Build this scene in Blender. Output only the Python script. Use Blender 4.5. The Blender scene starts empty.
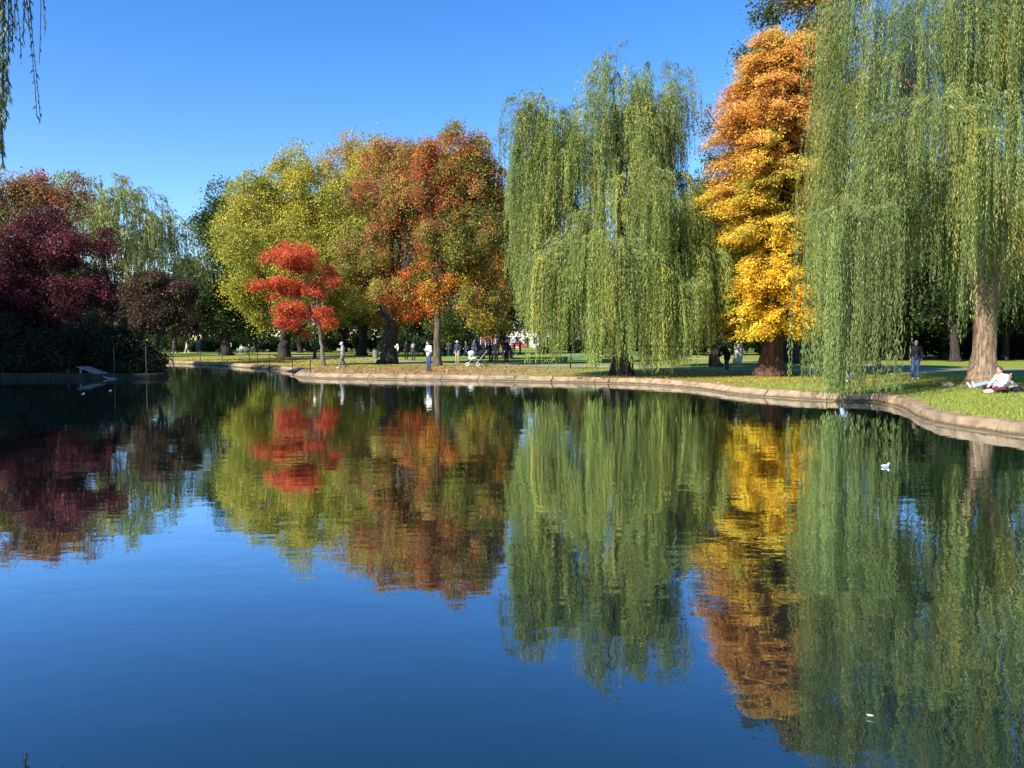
import bpy, bmesh, math, random
import numpy as np
from mathutils import Vector, Matrix
from mathutils.geometry import tessellate_polygon

R = np.random.default_rng(7)
random.seed(7)
SC = bpy.context.scene
COL = SC.collection
F = 760.0; CAMH = 1.9; PITCH = math.radians(3.24); GZ = 0.22
CP, SP = math.cos(PITCH), math.sin(PITCH)

def ray(px, py):
    u = (px-512)/F; v = (384-py)/F
    return np.array([u, CP+v*SP, -SP+v*CP])
def at(px, py, D):
    d = ray(px, py); d = d*(D/d[1]); return np.array([d[0], d[1], CAMH+d[2]])
def gnd(px, py, z=GZ):
    d = ray(px, py); d = d*((z-CAMH)/d[2]); return np.array([d[0], d[1], z])
def foot(px, D, z=GZ):
    p = at(px, 345, D); return np.array([p[0], D, z])

# ------------------------------------------------------------------ materials
MATS = {}
def newmat(name):
    m = bpy.data.materials.new(name); m.use_nodes = True
    nt = m.node_tree; b = nt.nodes['Principled BSDF']; return m, nt, b
def plain(name, col, rough=.6, spec=.3, metal=0, var=.25, scale=6, bump=0.0):
    if name in MATS: return MATS[name]
    m, nt, b = newmat(name)
    tc = nt.nodes.new('ShaderNodeTexCoord'); n = nt.nodes.new('ShaderNodeTexNoise')
    n.inputs['Scale'].default_value = scale; n.inputs['Detail'].default_value = 5
    nt.links.new(tc.outputs['Object'], n.inputs['Vector'])
    r = nt.nodes.new('ShaderNodeValToRGB')
    r.color_ramp.elements[0].position = .3; r.color_ramp.elements[1].position = .7
    r.color_ramp.elements[0].color = tuple(c*(1-var) for c in col)+(1,)
    r.color_ramp.elements[1].color = tuple(min(1,c*(1+var)) for c in col)+(1,)
    nt.links.new(n.outputs['Fac'], r.inputs['Fac']); nt.links.new(r.outputs['Color'], b.inputs['Base Color'])
    b.inputs['Roughness'].default_value = rough; b.inputs['Specular IOR Level'].default_value = spec
    b.inputs['Metallic'].default_value = metal
    if bump:
        bp = nt.nodes.new('ShaderNodeBump'); bp.inputs['Strength'].default_value = 1; bp.inputs['Distance'].default_value = bump
        nt.links.new(n.outputs['Fac'], bp.inputs['Height']); nt.links.new(bp.outputs['Normal'], b.inputs['Normal'])
    MATS[name] = m; return m
def bark(name, c1, c2, scale=1.6):
    if name in MATS: return MATS[name]
    m, nt, b = newmat(name)
    tc = nt.nodes.new('ShaderNodeTexCoord'); mp = nt.nodes.new('ShaderNodeMapping')
    mp.inputs['Scale'].default_value = (6, 6, 1.1)
    nt.links.new(tc.outputs['Object'], mp.inputs['Vector'])
    n = nt.nodes.new('ShaderNodeTexNoise'); n.inputs['Scale'].default_value = scale; n.inputs['Detail'].default_value = 8
    n.inputs['Roughness'].default_value = .65
    nt.links.new(mp.outputs['Vector'], n.inputs['Vector'])
    r = nt.nodes.new('ShaderNodeValToRGB')
    r.color_ramp.elements[0].position = .36; r.color_ramp.elements[1].position = .62
    r.color_ramp.elements[0].color = c1+(1,); r.color_ramp.elements[1].color = c2+(1,)
    nt.links.new(n.outputs['Fac'], r.inputs['Fac']); nt.links.new(r.outputs['Color'], b.inputs['Base Color'])
    bp = nt.nodes.new('ShaderNodeBump'); bp.inputs['Distance'].default_value = .06; bp.inputs['Strength'].default_value = 1
    nt.links.new(n.outputs['Fac'], bp.inputs['Height']); nt.links.new(bp.outputs['Normal'], b.inputs['Normal'])
    b.inputs['Roughness'].default_value = .9; b.inputs['Specular IOR Level'].default_value = .15
    MATS[name] = m; return m
def leafmat(name, trans=.42, rough=.5, spec=.3):
    m, nt, b = newmat(name)
    a = nt.nodes.new('ShaderNodeAttribute'); a.attribute_name = 'leaf_colour'
    nt.links.new(a.outputs['Color'], b.inputs['Base Color'])
    b.inputs['Roughness'].default_value = rough; b.inputs['Specular IOR Level'].default_value = spec
    t = nt.nodes.new('ShaderNodeBsdfTranslucent'); nt.links.new(a.outputs['Color'], t.inputs['Color'])
    mx = nt.nodes.new('ShaderNodeMixShader'); mx.inputs[0].default_value = trans
    nt.links.new(b.outputs[0], mx.inputs[1]); nt.links.new(t.outputs[0], mx.inputs[2])
    nt.links.new(mx.outputs[0], nt.nodes['Material Output'].inputs['Surface'])
    return m
LEAF = leafmat('leaf'); LEAFG = leafmat('golden_leaf', .45, .6, .2); LEAFW = leafmat('willow_leaf', .42, .45, .35); GRASSM = leafmat('grass_blade', .3, .6, .2)
B_DARK = bark('dark_bark', (.012,.010,.008), (.06,.05,.04))
B_GREY = bark('grey_bark', (.06,.05,.042), (.2,.17,.14))
B_TAN = bark('tan_bark', (.085,.06,.04), (.30,.21,.142), 2.4)
B_PALE = bark('pale_bark', (.3,.26,.2), (.55,.5,.4))
B_BROWN = bark('brown_bark', (.035,.027,.022), (.15,.115,.085)); B_RED = bark('redwood_bark', (.035,.018,.012), (.12,.065,.045))

# ------------------------------------------------------------------ object helpers
def tag(o, label=None, cat=None, group=None, kind=None):
    if label: o['label'] = label
    if cat: o['category'] = cat
    if group: o['group'] = group
    if kind: o['kind'] = kind
    return o
def thing(name, label, cat, loc=(0,0,0), rz=0, group=None):
    o = bpy.data.objects.new(name, None); COL.objects.link(o)
    o.empty_display_size = .2
    o.location = tuple(map(float, loc)); o.rotation_euler = (0,0,rz)
    return tag(o, label, cat, group)
def link(name, me, mat=None, parent=None, smooth=False):
    o = bpy.data.objects.new(name, me); COL.objects.link(o)
    if mat is not None and not me.materials: me.materials.append(mat)
    if parent is not None: o.parent = parent
    if smooth: me.polygons.foreach_set('use_smooth', np.ones(len(me.polygons), bool))
    return o
def copy_thing(t, loc, rz=0, scale=1):
    c = t.copy(); COL.objects.link(c); c.location = tuple(map(float, loc)); c.rotation_euler = (0,0,rz)
    c.scale = (scale,)*3 if np.isscalar(scale) else scale
    for ch in list(t.children):
        d = ch.copy(); COL.objects.link(d); d.parent = c
        for g in list(ch.children):
            e = g.copy(); COL.objects.link(e); e.parent = d
    return c
def quads_mesh(name, V, colours=None, nper=4):
    n = len(V)//nper
    me = bpy.data.meshes.new(name)
    me.vertices.add(len(V)); me.vertices.foreach_set('co', np.asarray(V, np.float32).ravel())
    me.loops.add(n*nper); me.loops.foreach_set('vertex_index', np.arange(n*nper, dtype=np.int32))
    me.polygons.add(n); me.polygons.foreach_set('loop_start', np.arange(0, n*nper, nper, dtype=np.int32))
    me.update(calc_edges=True)
    if colours is not None:
        at_ = me.attributes.new('leaf_colour', 'FLOAT_COLOR', 'FACE')
        c = np.ones((n,4), np.float32); c[:,:3] = colours; at_.data.foreach_set('color', c.ravel())
    return me
def norm(a): return a/np.maximum(np.linalg.norm(a, axis=-1, keepdims=True), 1e-9)
def leaves_mesh(name, C, A, N, ln, wd, colours):
    """diamond leaves: centre C, long axis A, normal N"""
    A = norm(A); B = norm(np.cross(N, A))
    ln = np.broadcast_to(np.asarray(ln, float), (len(C),))[:,None]; wd = np.broadcast_to(np.asarray(wd, float), (len(C),))[:,None]
    V = np.stack([C-A*ln*.5, C+B*wd*.5-A*ln*.08, C+A*ln*.5, C-B*wd*.5-A*ln*.08], 1).reshape(-1,3)
    return quads_mesh(name, V, colours)

class MB:
    """collects shapes for one mesh"""
    def __init__(s): s.v = []; s.f = []; s.n = 0
    def add(s, v, f):
        s.v.append(np.asarray(v, float)); s.f += [tuple(i+s.n for i in q) for q in f]; s.n += len(v); return s
    def tube(s, P, r, sides=8, caps=True, rough=0.0, flare=None):
        P = np.asarray(P, float); r = np.broadcast_to(np.asarray(r, float), (len(P),))
        T = norm(np.gradient(P, axis=0)); up = np.array([0,0,1.]) if abs(T[0][2]) < .9 else np.array([1.,0,0])
        V = []; a = np.linspace(0, 2*np.pi, sides, endpoint=False)
        u = norm(np.cross(T[0], up)); ph = R.uniform(0, 6.28, 4)
        for i in range(len(P)):
            u = norm(u - T[i]*np.dot(u, T[i])); w = np.cross(T[i], u)
            rr = r[i]*np.ones(sides)
            if rough: rr = rr*(1+rough*(np.sin(3*a+ph[0]+i*.35)*.5+np.sin(5*a+ph[1]-i*.5)*.35+np.sin(9*a+ph[2]+i*.8)*.3))
            V.append(P[i]+np.outer(np.cos(a)*rr, u)+np.outer(np.sin(a)*rr, w))
        V = np.concatenate(V); f = []
        for i in range(len(P)-1):
            for k in range(sides):
                k2 = (k+1) % sides
                f.append((i*sides+k, i*sides+k2, (i+1)*sides+k2, (i+1)*sides+k))
        if caps:
            f.append(tuple(range(sides-1, -1, -1))); f.append(tuple((len(P)-1)*sides+k for k in range(sides)))
        return s.add(V, f)
    def box(s, c, d, rz=0, M=None):
        x, y, z = np.array(d)/2
        v = np.array([[a*x, b*y, e*z] for e in (-1,1) for a, b in ((-1,-1),(1,-1),(1,1),(-1,1))])
        if rz:
            cz, sz = math.cos(rz), math.sin(rz); v = v @ np.array([[cz,-sz,0],[sz,cz,0],[0,0,1]]).T
        if M is not None: v = v @ np.array(M).T
        return s.add(v+np.array(c), [(3,2,1,0),(4,5,6,7),(0,1,5,4),(1,2,6,5),(2,3,7,6),(3,0,4,7)])
    def ball(s, c, r, nu=12, nv=8, M=None):
        r = np.broadcast_to(np.asarray(r, float), (3,)); v = [[0,0,-1]]
        for j in range(1, nv):
            t = -math.pi/2+math.pi*j/nv
            for i in range(nu):
                p = 2*math.pi*i/nu; v.append([math.cos(t)*math.cos(p), math.cos(t)*math.sin(p), math.sin(t)])
        v.append([0,0,1]); v = np.array(v)*r
        if M is not None: v = v @ np.array(M).T
        f = []
        for i in range(nu): f.append((0, 1+(i+1)%nu, 1+i))
        for j in range(nv-2):
            for i in range(nu):
                a = 1+j*nu+i; b = 1+j*nu+(i+1)%nu; f.append((a, b, b+nu, a+nu))
        o = 1+(nv-2)*nu; e = len(v)-1
        for i in range(nu): f.append((o+i, o+(i+1)%nu, e))
        return s.add(v+np.array(c), f)
    def capsule(s, a, b, ra, rb, sides=10):
        a = np.asarray(a, float); b = np.asarray(b, float); d = norm(b-a)
        P = [a-d*ra*k for k in (.98,.8,.45)]+[a, a*.5+b*.5, b]+[b+d*rb*k for k in (.45,.8,.98)]
        rr = [ra*.2, ra*.6, ra*.9, ra, (ra+rb)/2, rb, rb*.9, rb*.6, rb*.2]
        return s.tube(np.array(P), np.array(rr), sides)
    def mesh(s, name):
        me = bpy.data.meshes.new(name); me.from_pydata(np.concatenate(s.v).tolist(), [], s.f); me.update(); return me
    def build(s, name, mat, parent=None, smooth=False, bevel=0):
        o = link(name, s.mesh(name), mat, parent, smooth)
        if bevel:
            m = o.modifiers.new('bevel', 'BEVEL'); m.width = bevel; m.segments = 2; m.limit_method = 'ANGLE'
        return o

# ------------------------------------------------------------------ camera, light, sky
cam = bpy.data.cameras.new('camera'); cam.lens = 36*F/1024; cam.sensor_width = 36; cam.clip_end = 3000; cam.clip_start = .05
co = bpy.data.objects.new('camera', cam); COL.objects.link(co)
co.location = (0,0,CAMH); co.rotation_euler = (math.pi/2-PITCH, 0, 0); SC.camera = co
SUN_EL = math.radians(35); SUN_AZ = math.radians(226)          # clockwise from straight ahead (+Y)
sd = Vector((math.sin(SUN_AZ)*math.cos(SUN_EL), math.cos(SUN_AZ)*math.cos(SUN_EL), math.sin(SUN_EL)))
sun = bpy.data.lights.new('sun', 'SUN'); sun.energy = 5.0; sun.angle = math.radians(.5); sun.color = (1,.94,.84)
so = bpy.data.objects.new('sun', sun); COL.objects.link(so); so.rotation_euler = sd.to_track_quat('Z','Y').to_euler()
w = bpy.data.worlds.new('World'); SC.world = w; w.use_nodes = True
nt = w.node_tree; bg = nt.nodes['Background']; bg.inputs['Strength'].default_value = .114
sky = nt.nodes.new('ShaderNodeTexSky'); sky.sky_type = 'NISHITA'; sky.sun_disc = False
sky.sun_elevation = SUN_EL; sky.sun_rotation = SUN_AZ; sky.air_density = 1.0; sky.dust_density = .0; sky.ozone_density = 3.0
hs = nt.nodes.new('ShaderNodeHueSaturation'); hs.inputs['Saturation'].default_value = 1.32; hs.inputs['Hue'].default_value = .511
nt.links.new(sky.outputs['Color'], hs.inputs['Color']); nt.links.new(hs.outputs['Color'], bg.inputs['Color'])
SC.view_settings.view_transform = 'Standard'; SC.view_settings.look = 'None'; SC.view_settings.exposure = 1.13; SC.view_settings.gamma = 1
SC.cycles.max_bounces = 6; SC.cycles.diffuse_bounces = 2; SC.cycles.transmission_bounces = 3; SC.cycles.glossy_bounces = 3
SC.cycles.use_denoising = True

# ------------------------------------------------------------------ pond outline (waterline)
W = lambda px, py: tuple(gnd(px, py, 0)[:2])
ctrl = [(9,2.0),(14,5),(15.2,10),W(1024,437),W(996,433),W(954,427),W(928,421.5),W(914,415.5),W(904,409.5),W(888,405),W(872,402),
        W(850,401.5),W(826,401),W(790,399),W(738,395),W(700,389.5),W(675,387),W(640,384.6),W(540,382.2),W(430,380.2),W(300,377.8),
        W(294,372.5),W(272,370),W(250,368),W(200,364.6),W(170,363.6),(-30,64),(-33,60),(-27.0,50),(-20.5,44),W(165,377.5),W(140,378.6),W(100,379),W(50,379.4),W(0,380),
        (-31,36.5),(-34.5,30),(-36,20),(-33,8),(-20,2.2),(-8,1.8)]
ctrl = np.array(ctrl)
def catmull(P, step=.45):
    out = []; n = len(P)
    for i in range(n):
        p0, p1, p2, p3 = P[(i-1)%n], P[i], P[(i+1)%n], P[(i+2)%n]
        k = max(2, int(np.linalg.norm(p2-p1)/step))
        t0 = 0; t1 = np.linalg.norm(p1-p0)**.5; t2 = t1+np.linalg.norm(p2-p1)**.5; t3 = t2+np.linalg.norm(p3-p2)**.5
        for j in range(k):
            t = t1+(t2-t1)*j/k
            A1 = (t1-t)/(t1-t0)*p0+(t-t0)/(t1-t0)*p1; A2 = (t2-t)/(t2-t1)*p1+(t-t1)/(t2-t1)*p2; A3 = (t3-t)/(t3-t2)*p2+(t-t2)/(t3-t2)*p3
            B1 = (t2-t)/(t2-t0)*A1+(t-t0)/(t2-t0)*A2; B2 = (t3-t)/(t3-t1)*A2+(t-t1)/(t3-t1)*A3
            out.append((t2-t)/(t2-t1)*B1+(t-t1)/(t2-t1)*B2)
    return np.array(out)
POND = catmull(ctrl)
area = .5*np.sum(POND[:,0]*np.roll(POND[:,1],-1)-np.roll(POND[:,0],-1)*POND[:,1])
if area < 0: POND = POND[::-1]
tn = norm(np.roll(POND,-1,0)-np.roll(POND,1,0)); ON = np.stack([tn[:,1],-tn[:,0]],1)     # outward (land side)
for _ in range(3): ON = norm(ON+np.roll(ON,1,0)+np.roll(ON,-1,0))
def offs(d): return POND+ON*d
def in_poly(P, poly):
    x, y = P[:,0], P[:,1]; r = np.zeros(len(P), bool); x1, y1 = poly[-1]
    for x2, y2 in poly:
        c = ((y1 > y) != (y2 > y))
        if c.any():
            xi = (x2-x1)*(y-y1)/(y2-y1+1e-12)+x1; r ^= c & (x < xi)
        x1, y1 = x2, y2
    return r
def fill(name, loops, z, mat):
    pts = [Vector((float(p[0]), float(p[1]), 0)) for l in loops for p in l]
    tris = tessellate_polygon([[Vector((float(p[0]), float(p[1]), 0)) for p in l] for l in loops])
    f = []
    for t in tris:
        a, b, c = (pts[i] for i in t)
        f.append(t if (b-a).cross(c-a).z > 0 else t[::-1])
    me = bpy.data.meshes.new(name); me.from_pydata([(p.x, p.y, z) for p in pts], [], [tuple(t) for t in f]); me.update()
    return link(name, me, mat)

# ground material: grass with worn, leaf-strewn zones
gm, nt, b = newmat('lawn')
geo = nt.nodes.new('ShaderNodeNewGeometry'); sep = nt.nodes.new('ShaderNodeSeparateXYZ'); nt.links.new(geo.outputs['Position'], sep.inputs[0])
def noise(scale, detail=6, rough=.6):
    n = nt.nodes.new('ShaderNodeTexNoise'); n.inputs['Scale'].default_value = scale; n.inputs['Detail'].default_value = detail
    n.inputs['Roughness'].default_value = rough; nt.links.new(geo.outputs['Position'], n.inputs['Vector']); return n.outputs['Fac']
def ramp(fac, *st):
    r = nt.nodes.new('ShaderNodeValToRGB'); e = r.color_ramp.elements
    e[0].position, e[0].color = st[0][0], st[0][1]+(1,); e[1].position, e[1].color = st[-1][0], st[-1][1]+(1,)
    for p, c in st[1:-1]: k = e.new(p); k.color = c+(1,)
    nt.links.new(fac, r.inputs['Fac']); return r.outputs['Color']
def math_(op, a, b_=None, c=None):
    m = nt.nodes.new('ShaderNodeMath'); m.operation = op
    for i, v in enumerate((a, b_, c)):
        if v is None: continue
        if isinstance(v, (int, float)): m.inputs[i].default_value = v
        else: nt.links.new(v, m.inputs[i])
    return m.outputs[0]
def smooth(v, a, b_):
    m = nt.nodes.new('ShaderNodeMapRange'); m.interpolation_type = 'SMOOTHSTEP'
    m.inputs['From Min'].default_value = a; m.inputs['From Max'].default_value = b_; nt.links.new(v, m.inputs['Value']); return m.outputs[0]
def mix(fac, a, b_):
    m = nt.nodes.new('ShaderNodeMix'); m.data_type = 'RGBA'
    nt.links.new(fac, m.inputs['Factor']); nt.links.new(a, m.inputs['A']); nt.links.new(b_, m.inputs['B']); return m.outputs['Result']
n1 = noise(.35); n2 = noise(6, 8, .7); n3 = noise(28, 4, .7)
grass = mix(math_('MULTIPLY', n2, .9), ramp(n1, (.35,(.17,.23,.035)), (.65,(.25,.27,.05))), ramp(n3, (.3,(.12,.18,.025)), (.7,(.33,.35,.08))))
lit = ramp(n3, (.3,(.19,.13,.06)), (.5,(.36,.26,.12)), (.7,(.48,.38,.2)))
yel = ramp(n3, (.3,(.20,.17,.04)), (.5,(.36,.28,.06)), (.72,(.5,.38,.1)))
X, Y = sep.outputs['X'], sep.outputs['Y']
wob = math_('MULTIPLY', math_('SUBTRACT', n2, .5), 5.0); wob1 = math_('MULTIPLY', math_('SUBTRACT', n1, .5), 8.0)
Xw = math_('ADD', X, math_('ADD', wob, wob1)); Yw = math_('ADD', Y, wob)
m_l = math_('MULTIPLY', math_('MULTIPLY', smooth(Xw,-16,-12), smooth(Xw, 6, -2)), smooth(Yw, 50, 46))
m_y = math_('MULTIPLY', math_('MULTIPLY', smooth(Xw, -2, 3), smooth(Xw, 16, 11)), smooth(Yw, 38, 34))
m_f = math_('MULTIPLY', math_('MULTIPLY', smooth(Xw,-40,-30), smooth(Xw, -12, -17)), smooth(Yw, 82, 74))
c = mix(math_('MULTIPLY', m_f, .7), mix(math_('MULTIPLY', m_y, .75), mix(math_('MULTIPLY', m_l, .9), grass, lit), yel), yel)
nt.links.new(c, b.inputs['Base Color']); b.inputs['Roughness'].default_value = .9; b.inputs['Specular IOR Level'].default_value = .1
bp = nt.nodes.new('ShaderNodeBump'); bp.inputs['Distance'].default_value = .05; nt.links.new(n3, bp.inputs['Height']); nt.links.new(bp.outputs['Normal'], b.inputs['Normal'])
HOLE = POND+ON*np.array([(float(np.interp(p[1],[20,31],[.06,.38])) if p[0] > -18 else .06)+.32 for p in POND])[:,None]
ring = [(900*math.cos(t), 900*math.sin(t)) for t in np.linspace(0, 2*math.pi, 48, endpoint=False)]
tag(fill('ground', [ring, HOLE[::-1]], GZ, gm), kind='structure')

# water
wm, nt, b = newmat('pond_water')
geo = nt.nodes.new('ShaderNodeNewGeometry')
def wnoise(scale, sx=1, sy=1, detail=3, w=0):
    mp = nt.nodes.new('ShaderNodeMapping'); mp.inputs['Scale'].default_value = (sx, sy, 1); mp.inputs['Rotation'].default_value = (0,0,w)
    nt.links.new(geo.outputs['Position'], mp.inputs['Vector'])
    n = nt.nodes.new('ShaderNodeTexNoise'); n.inputs['Scale'].default_value = scale; n.inputs['Detail'].default_value = detail
    nt.links.new(mp.outputs['Vector'], n.inputs['Vector']); return n.outputs['Fac']
patch = nt.nodes.new('ShaderNodeMapRange'); nt.links.new(wnoise(.09, .5, 1.3, 2), patch.inputs['Value'])
patch.inputs['From Min'].default_value = .4; patch.inputs['From Max'].default_value = .62; patch.inputs['To Min'].default_value = .35; patch.inputs['To Max'].default_value = 1.0
h1 = math_('MULTIPLY', wnoise(1.3, .75, 1.25, 2, .3), .0062)
h2 = math_('MULTIPLY', wnoise(5.0, .75, 1.3, 2, -.2), .0017)
hh = math_('MULTIPLY', math_('ADD', h1, h2), patch.outputs[0])
bp = nt.nodes.new('ShaderNodeBump'); bp.inputs['Strength'].default_value = 1; bp.inputs['Distance'].default_value = 1.0
nt.links.new(hh, bp.inputs['Height'])
fr = nt.nodes.new('ShaderNodeFresnel'); fr.inputs['IOR'].default_value = 1.40; nt.links.new(bp.outputs['Normal'], fr.inputs['Normal'])
fac = math_('MINIMUM', math_('MULTIPLY', fr.outputs[0], 3.1), .90)
gl = nt.nodes.new('ShaderNodeBsdfGlossy'); gl.inputs['Roughness'].default_value = .015; gl.inputs['Color'].default_value = (.86,.93,.97,1)
nt.links.new(bp.outputs['Normal'], gl.inputs['Normal'])
b.inputs['Base Color'].default_value = (.004,.012,.012,1); b.inputs['Roughness'].default_value = .5; b.inputs['Specular IOR Level'].default_value = 0
mx = nt.nodes.new('ShaderNodeMixShader'); nt.links.new(fac, mx.inputs[0]); nt.links.new(b.outputs[0], mx.inputs[1]); nt.links.new(gl.outputs[0], mx.inputs[2])
nt.links.new(mx.outputs[0], nt.nodes['Material Output'].inputs['Surface'])
tag(fill('water', [offs(.1)], 0.0, wm), kind='structure')

# stone edging
STONE = plain('sandstone', (.28,.205,.135), .9, .15, 0, .38, 3.2, .025)
nt = STONE.node_tree; b = nt.nodes['Principled BSDF']; geo = nt.nodes.new('ShaderNodeNewGeometry'); sp_ = nt.nodes.new('ShaderNodeSeparateXYZ'); nt.links.new(geo.outputs['Position'], sp_.inputs[0])
n_ = noise(4.5, 5, .65); mr = smooth(math_('ADD', sp_.outputs['Z'], math_('MULTIPLY', math_('SUBTRACT', n_, .5), .16)), .03, .11)
wet = nt.nodes.new('ShaderNodeRGB'); wet.outputs[0].default_value = (.075,.062,.032,1); old = b.inputs['Base Color'].links[0].from_socket
big = ramp(noise(.55, 4, .6), (.35,(.62,.62,.6)), (.65,(1.1,1.05,1.0))); mu = nt.nodes.new('ShaderNodeMix'); mu.data_type = 'RGBA'; mu.blend_type = 'MULTIPLY'; mu.inputs['Factor'].default_value = 1
nt.links.new(old, mu.inputs['A']); nt.links.new(big, mu.inputs['B'])
nt.links.new(mix(mr, wet.outputs[0], mu.outputs['Result']), b.inputs['Base Color'])
FOOT = plain('wet_footing', (.17,.125,.07), .8, .3, 0, .35, 1.6, .01)
edge = thing('pond_edging', 'long tan stone kerb of jointed blocks holding the bank round the pond', 'stone edging', (0,0,0))
runs = []; n = len(POND); i = 0
def sect(k, gap=0.0):
    p, o_ = POND[k % n], ON[k % n]
    sl = float(np.interp(p[1], [20,31], [.06,.38])) if p[0] > -18 else .06
    return [(p+o_*d)[:].tolist()+[z] for d, z in ((-.35*sl-.02,-.15),(sl*.92,GZ-.035),(sl*.95+.03,GZ+.015),(sl+.08,GZ+.035),(sl+.32,GZ+.035),(sl+.42,GZ-.15))]
while i < n:
    j = min(i+4, n); rows = [np.array(sect(k)) for k in range(i, j+1)]
    rows[0] = rows[0]+(rows[1]-rows[0])*.035; rows[-1] = rows[-1]+(rows[-2]-rows[-1])*.035
    dz = R.normal(0, .006); sh = R.normal(0, .008)
    V = np.concatenate(rows); V[:,2] += dz; V += R.normal(0,.007,V.shape); m = 6; f = []
    for a in range(len(rows)-1):
        for q in range(m): f.append((a*m+q, a*m+(q+1)%m, (a+1)*m+(q+1)%m, (a+1)*m+q))
    f.append(tuple(range(m-1,-1,-1))); f.append(tuple((len(rows)-1)*m+q for q in range(m)))
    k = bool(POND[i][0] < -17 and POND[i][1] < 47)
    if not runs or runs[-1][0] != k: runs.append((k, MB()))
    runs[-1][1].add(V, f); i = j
SHADE_STONE = plain('shade_toned_stone', (.03,.03,.02), .95, .1, 0, .4, 3, .02)  # same kerb on the left point, its shade put into a near-black colour
for k, m in runs: m.build('shade_toned_coping' if k else 'coping', SHADE_STONE if k else STONE, edge)
ft = MB(); rows = []
for k in range(n):
    p, o_ = POND[k], ON[k]; wv = .07+.02*math.sin(k*.37)+.015*math.sin(k*1.1)+(.12 if p[0] > 7 and p[1] < 21 else 0)-(.25 if p[0] < -18 and 12 < p[1] < 60 else 0)
    rows += [list(p-o_*wv)+[-.12], list(p-o_*(wv-.03))+[.012], list(p+o_*.05)+[.02], list(p+o_*.05)+[-.12]]
f = []
for k in range(n):
    for q in range(3): f.append((k*4+q, ((k+1)%n)*4+q, ((k+1)%n)*4+q+1, k*4+q+1))
ft.add(np.array(rows), f).build('footing_ledge', FOOT, edge)

# paths
ASPH = plain('path_paving', (.27,.235,.185), .9, .2, 0, .15, 1.5, .01)
def strip(name, pts, wd, z, mat):
    P = np.array(pts); Q = []
    for a in range(len(P)-1):
        for t in np.linspace(0,1,6,endpoint=False): Q.append(P[a]*(1-t)+P[a+1]*t)
    Q.append(P[-1]); Q = np.array(Q)
    for _ in range(4): Q[1:-1] = (Q[:-2]+Q[1:-1]*2+Q[2:])/4
    T = norm(np.gradient(Q, axis=0)); N = np.stack([-T[:,1],T[:,0]],1)
    L = Q+N*wd/2; Rr = Q-N*wd/2; V = [(*p,z) for p in L]+[(*p,z) for p in Rr]; k = len(Q)
    me = bpy.data.meshes.new(name); me.from_pydata([tuple(map(float,v)) for v in V], [], [(k+i,k+i+1,i+1,i) for i in range(k-1)]); me.update()
    return tag(link(name, me, mat), kind='structure')
strip('path', [(-90,104),(-44,100),(-26,88),(-14.5,70),(-6,58),(0,53),(7,50),(12,46),(18,43.5),(26,44),(45,47),(80,52)], 3.4, GZ+.004, ASPH)
strip('path', [(-70,150),(-20,128),(4,98),(14,80),(22,62),(26,46)], 3.0, GZ+.008, ASPH)
strip('road', [(-300,185),(300,185)], 12, GZ+.004, plain('asphalt', (.06,.06,.06), .9, .2))

# ------------------------------------------------------------------ trees
def blend(pal, n, rng=R, spread=.5):
    i = rng.integers(0, len(pal), n); P = np.array(pal); return P[i]
def spline(pts, k=6):
    P = np.array(pts, float)
    if len(P) == 2: return np.array([P[0]*(1-t)+P[1]*t for t in np.linspace(0,1,k+1)])
    out = []
    for i in range(len(P)-1):
        p0 = P[max(i-1,0)]; p1 = P[i]; p2 = P[i+1]; p3 = P[min(i+2,len(P)-1)]
        for t in np.linspace(0,1,k,endpoint=False):
            out.append(.5*((2*p1)+(-p0+p2)*t+(2*p0-5*p1+4*p2-p3)*t*t+(-p0+3*p1-3*p2+p3)*t**3))
    out.append(P[-1]); return np.array(out)
def wob(P, a):
    Q = P.copy(); k = len(P); Q[1:-1] += R.normal(0, a, (k-2,3)); return Q
def vnoise(P, s, seed=0):
    g = np.random.default_rng(seed); v = np.zeros(len(P))
    for k in range(5):
        d = g.normal(0,1,3); d /= np.linalg.norm(d); v += np.sin(P@d*(s*(.7+.35*k))+g.uniform(0,6.28))/(1+.3*k)
    return v/2.6

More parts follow.
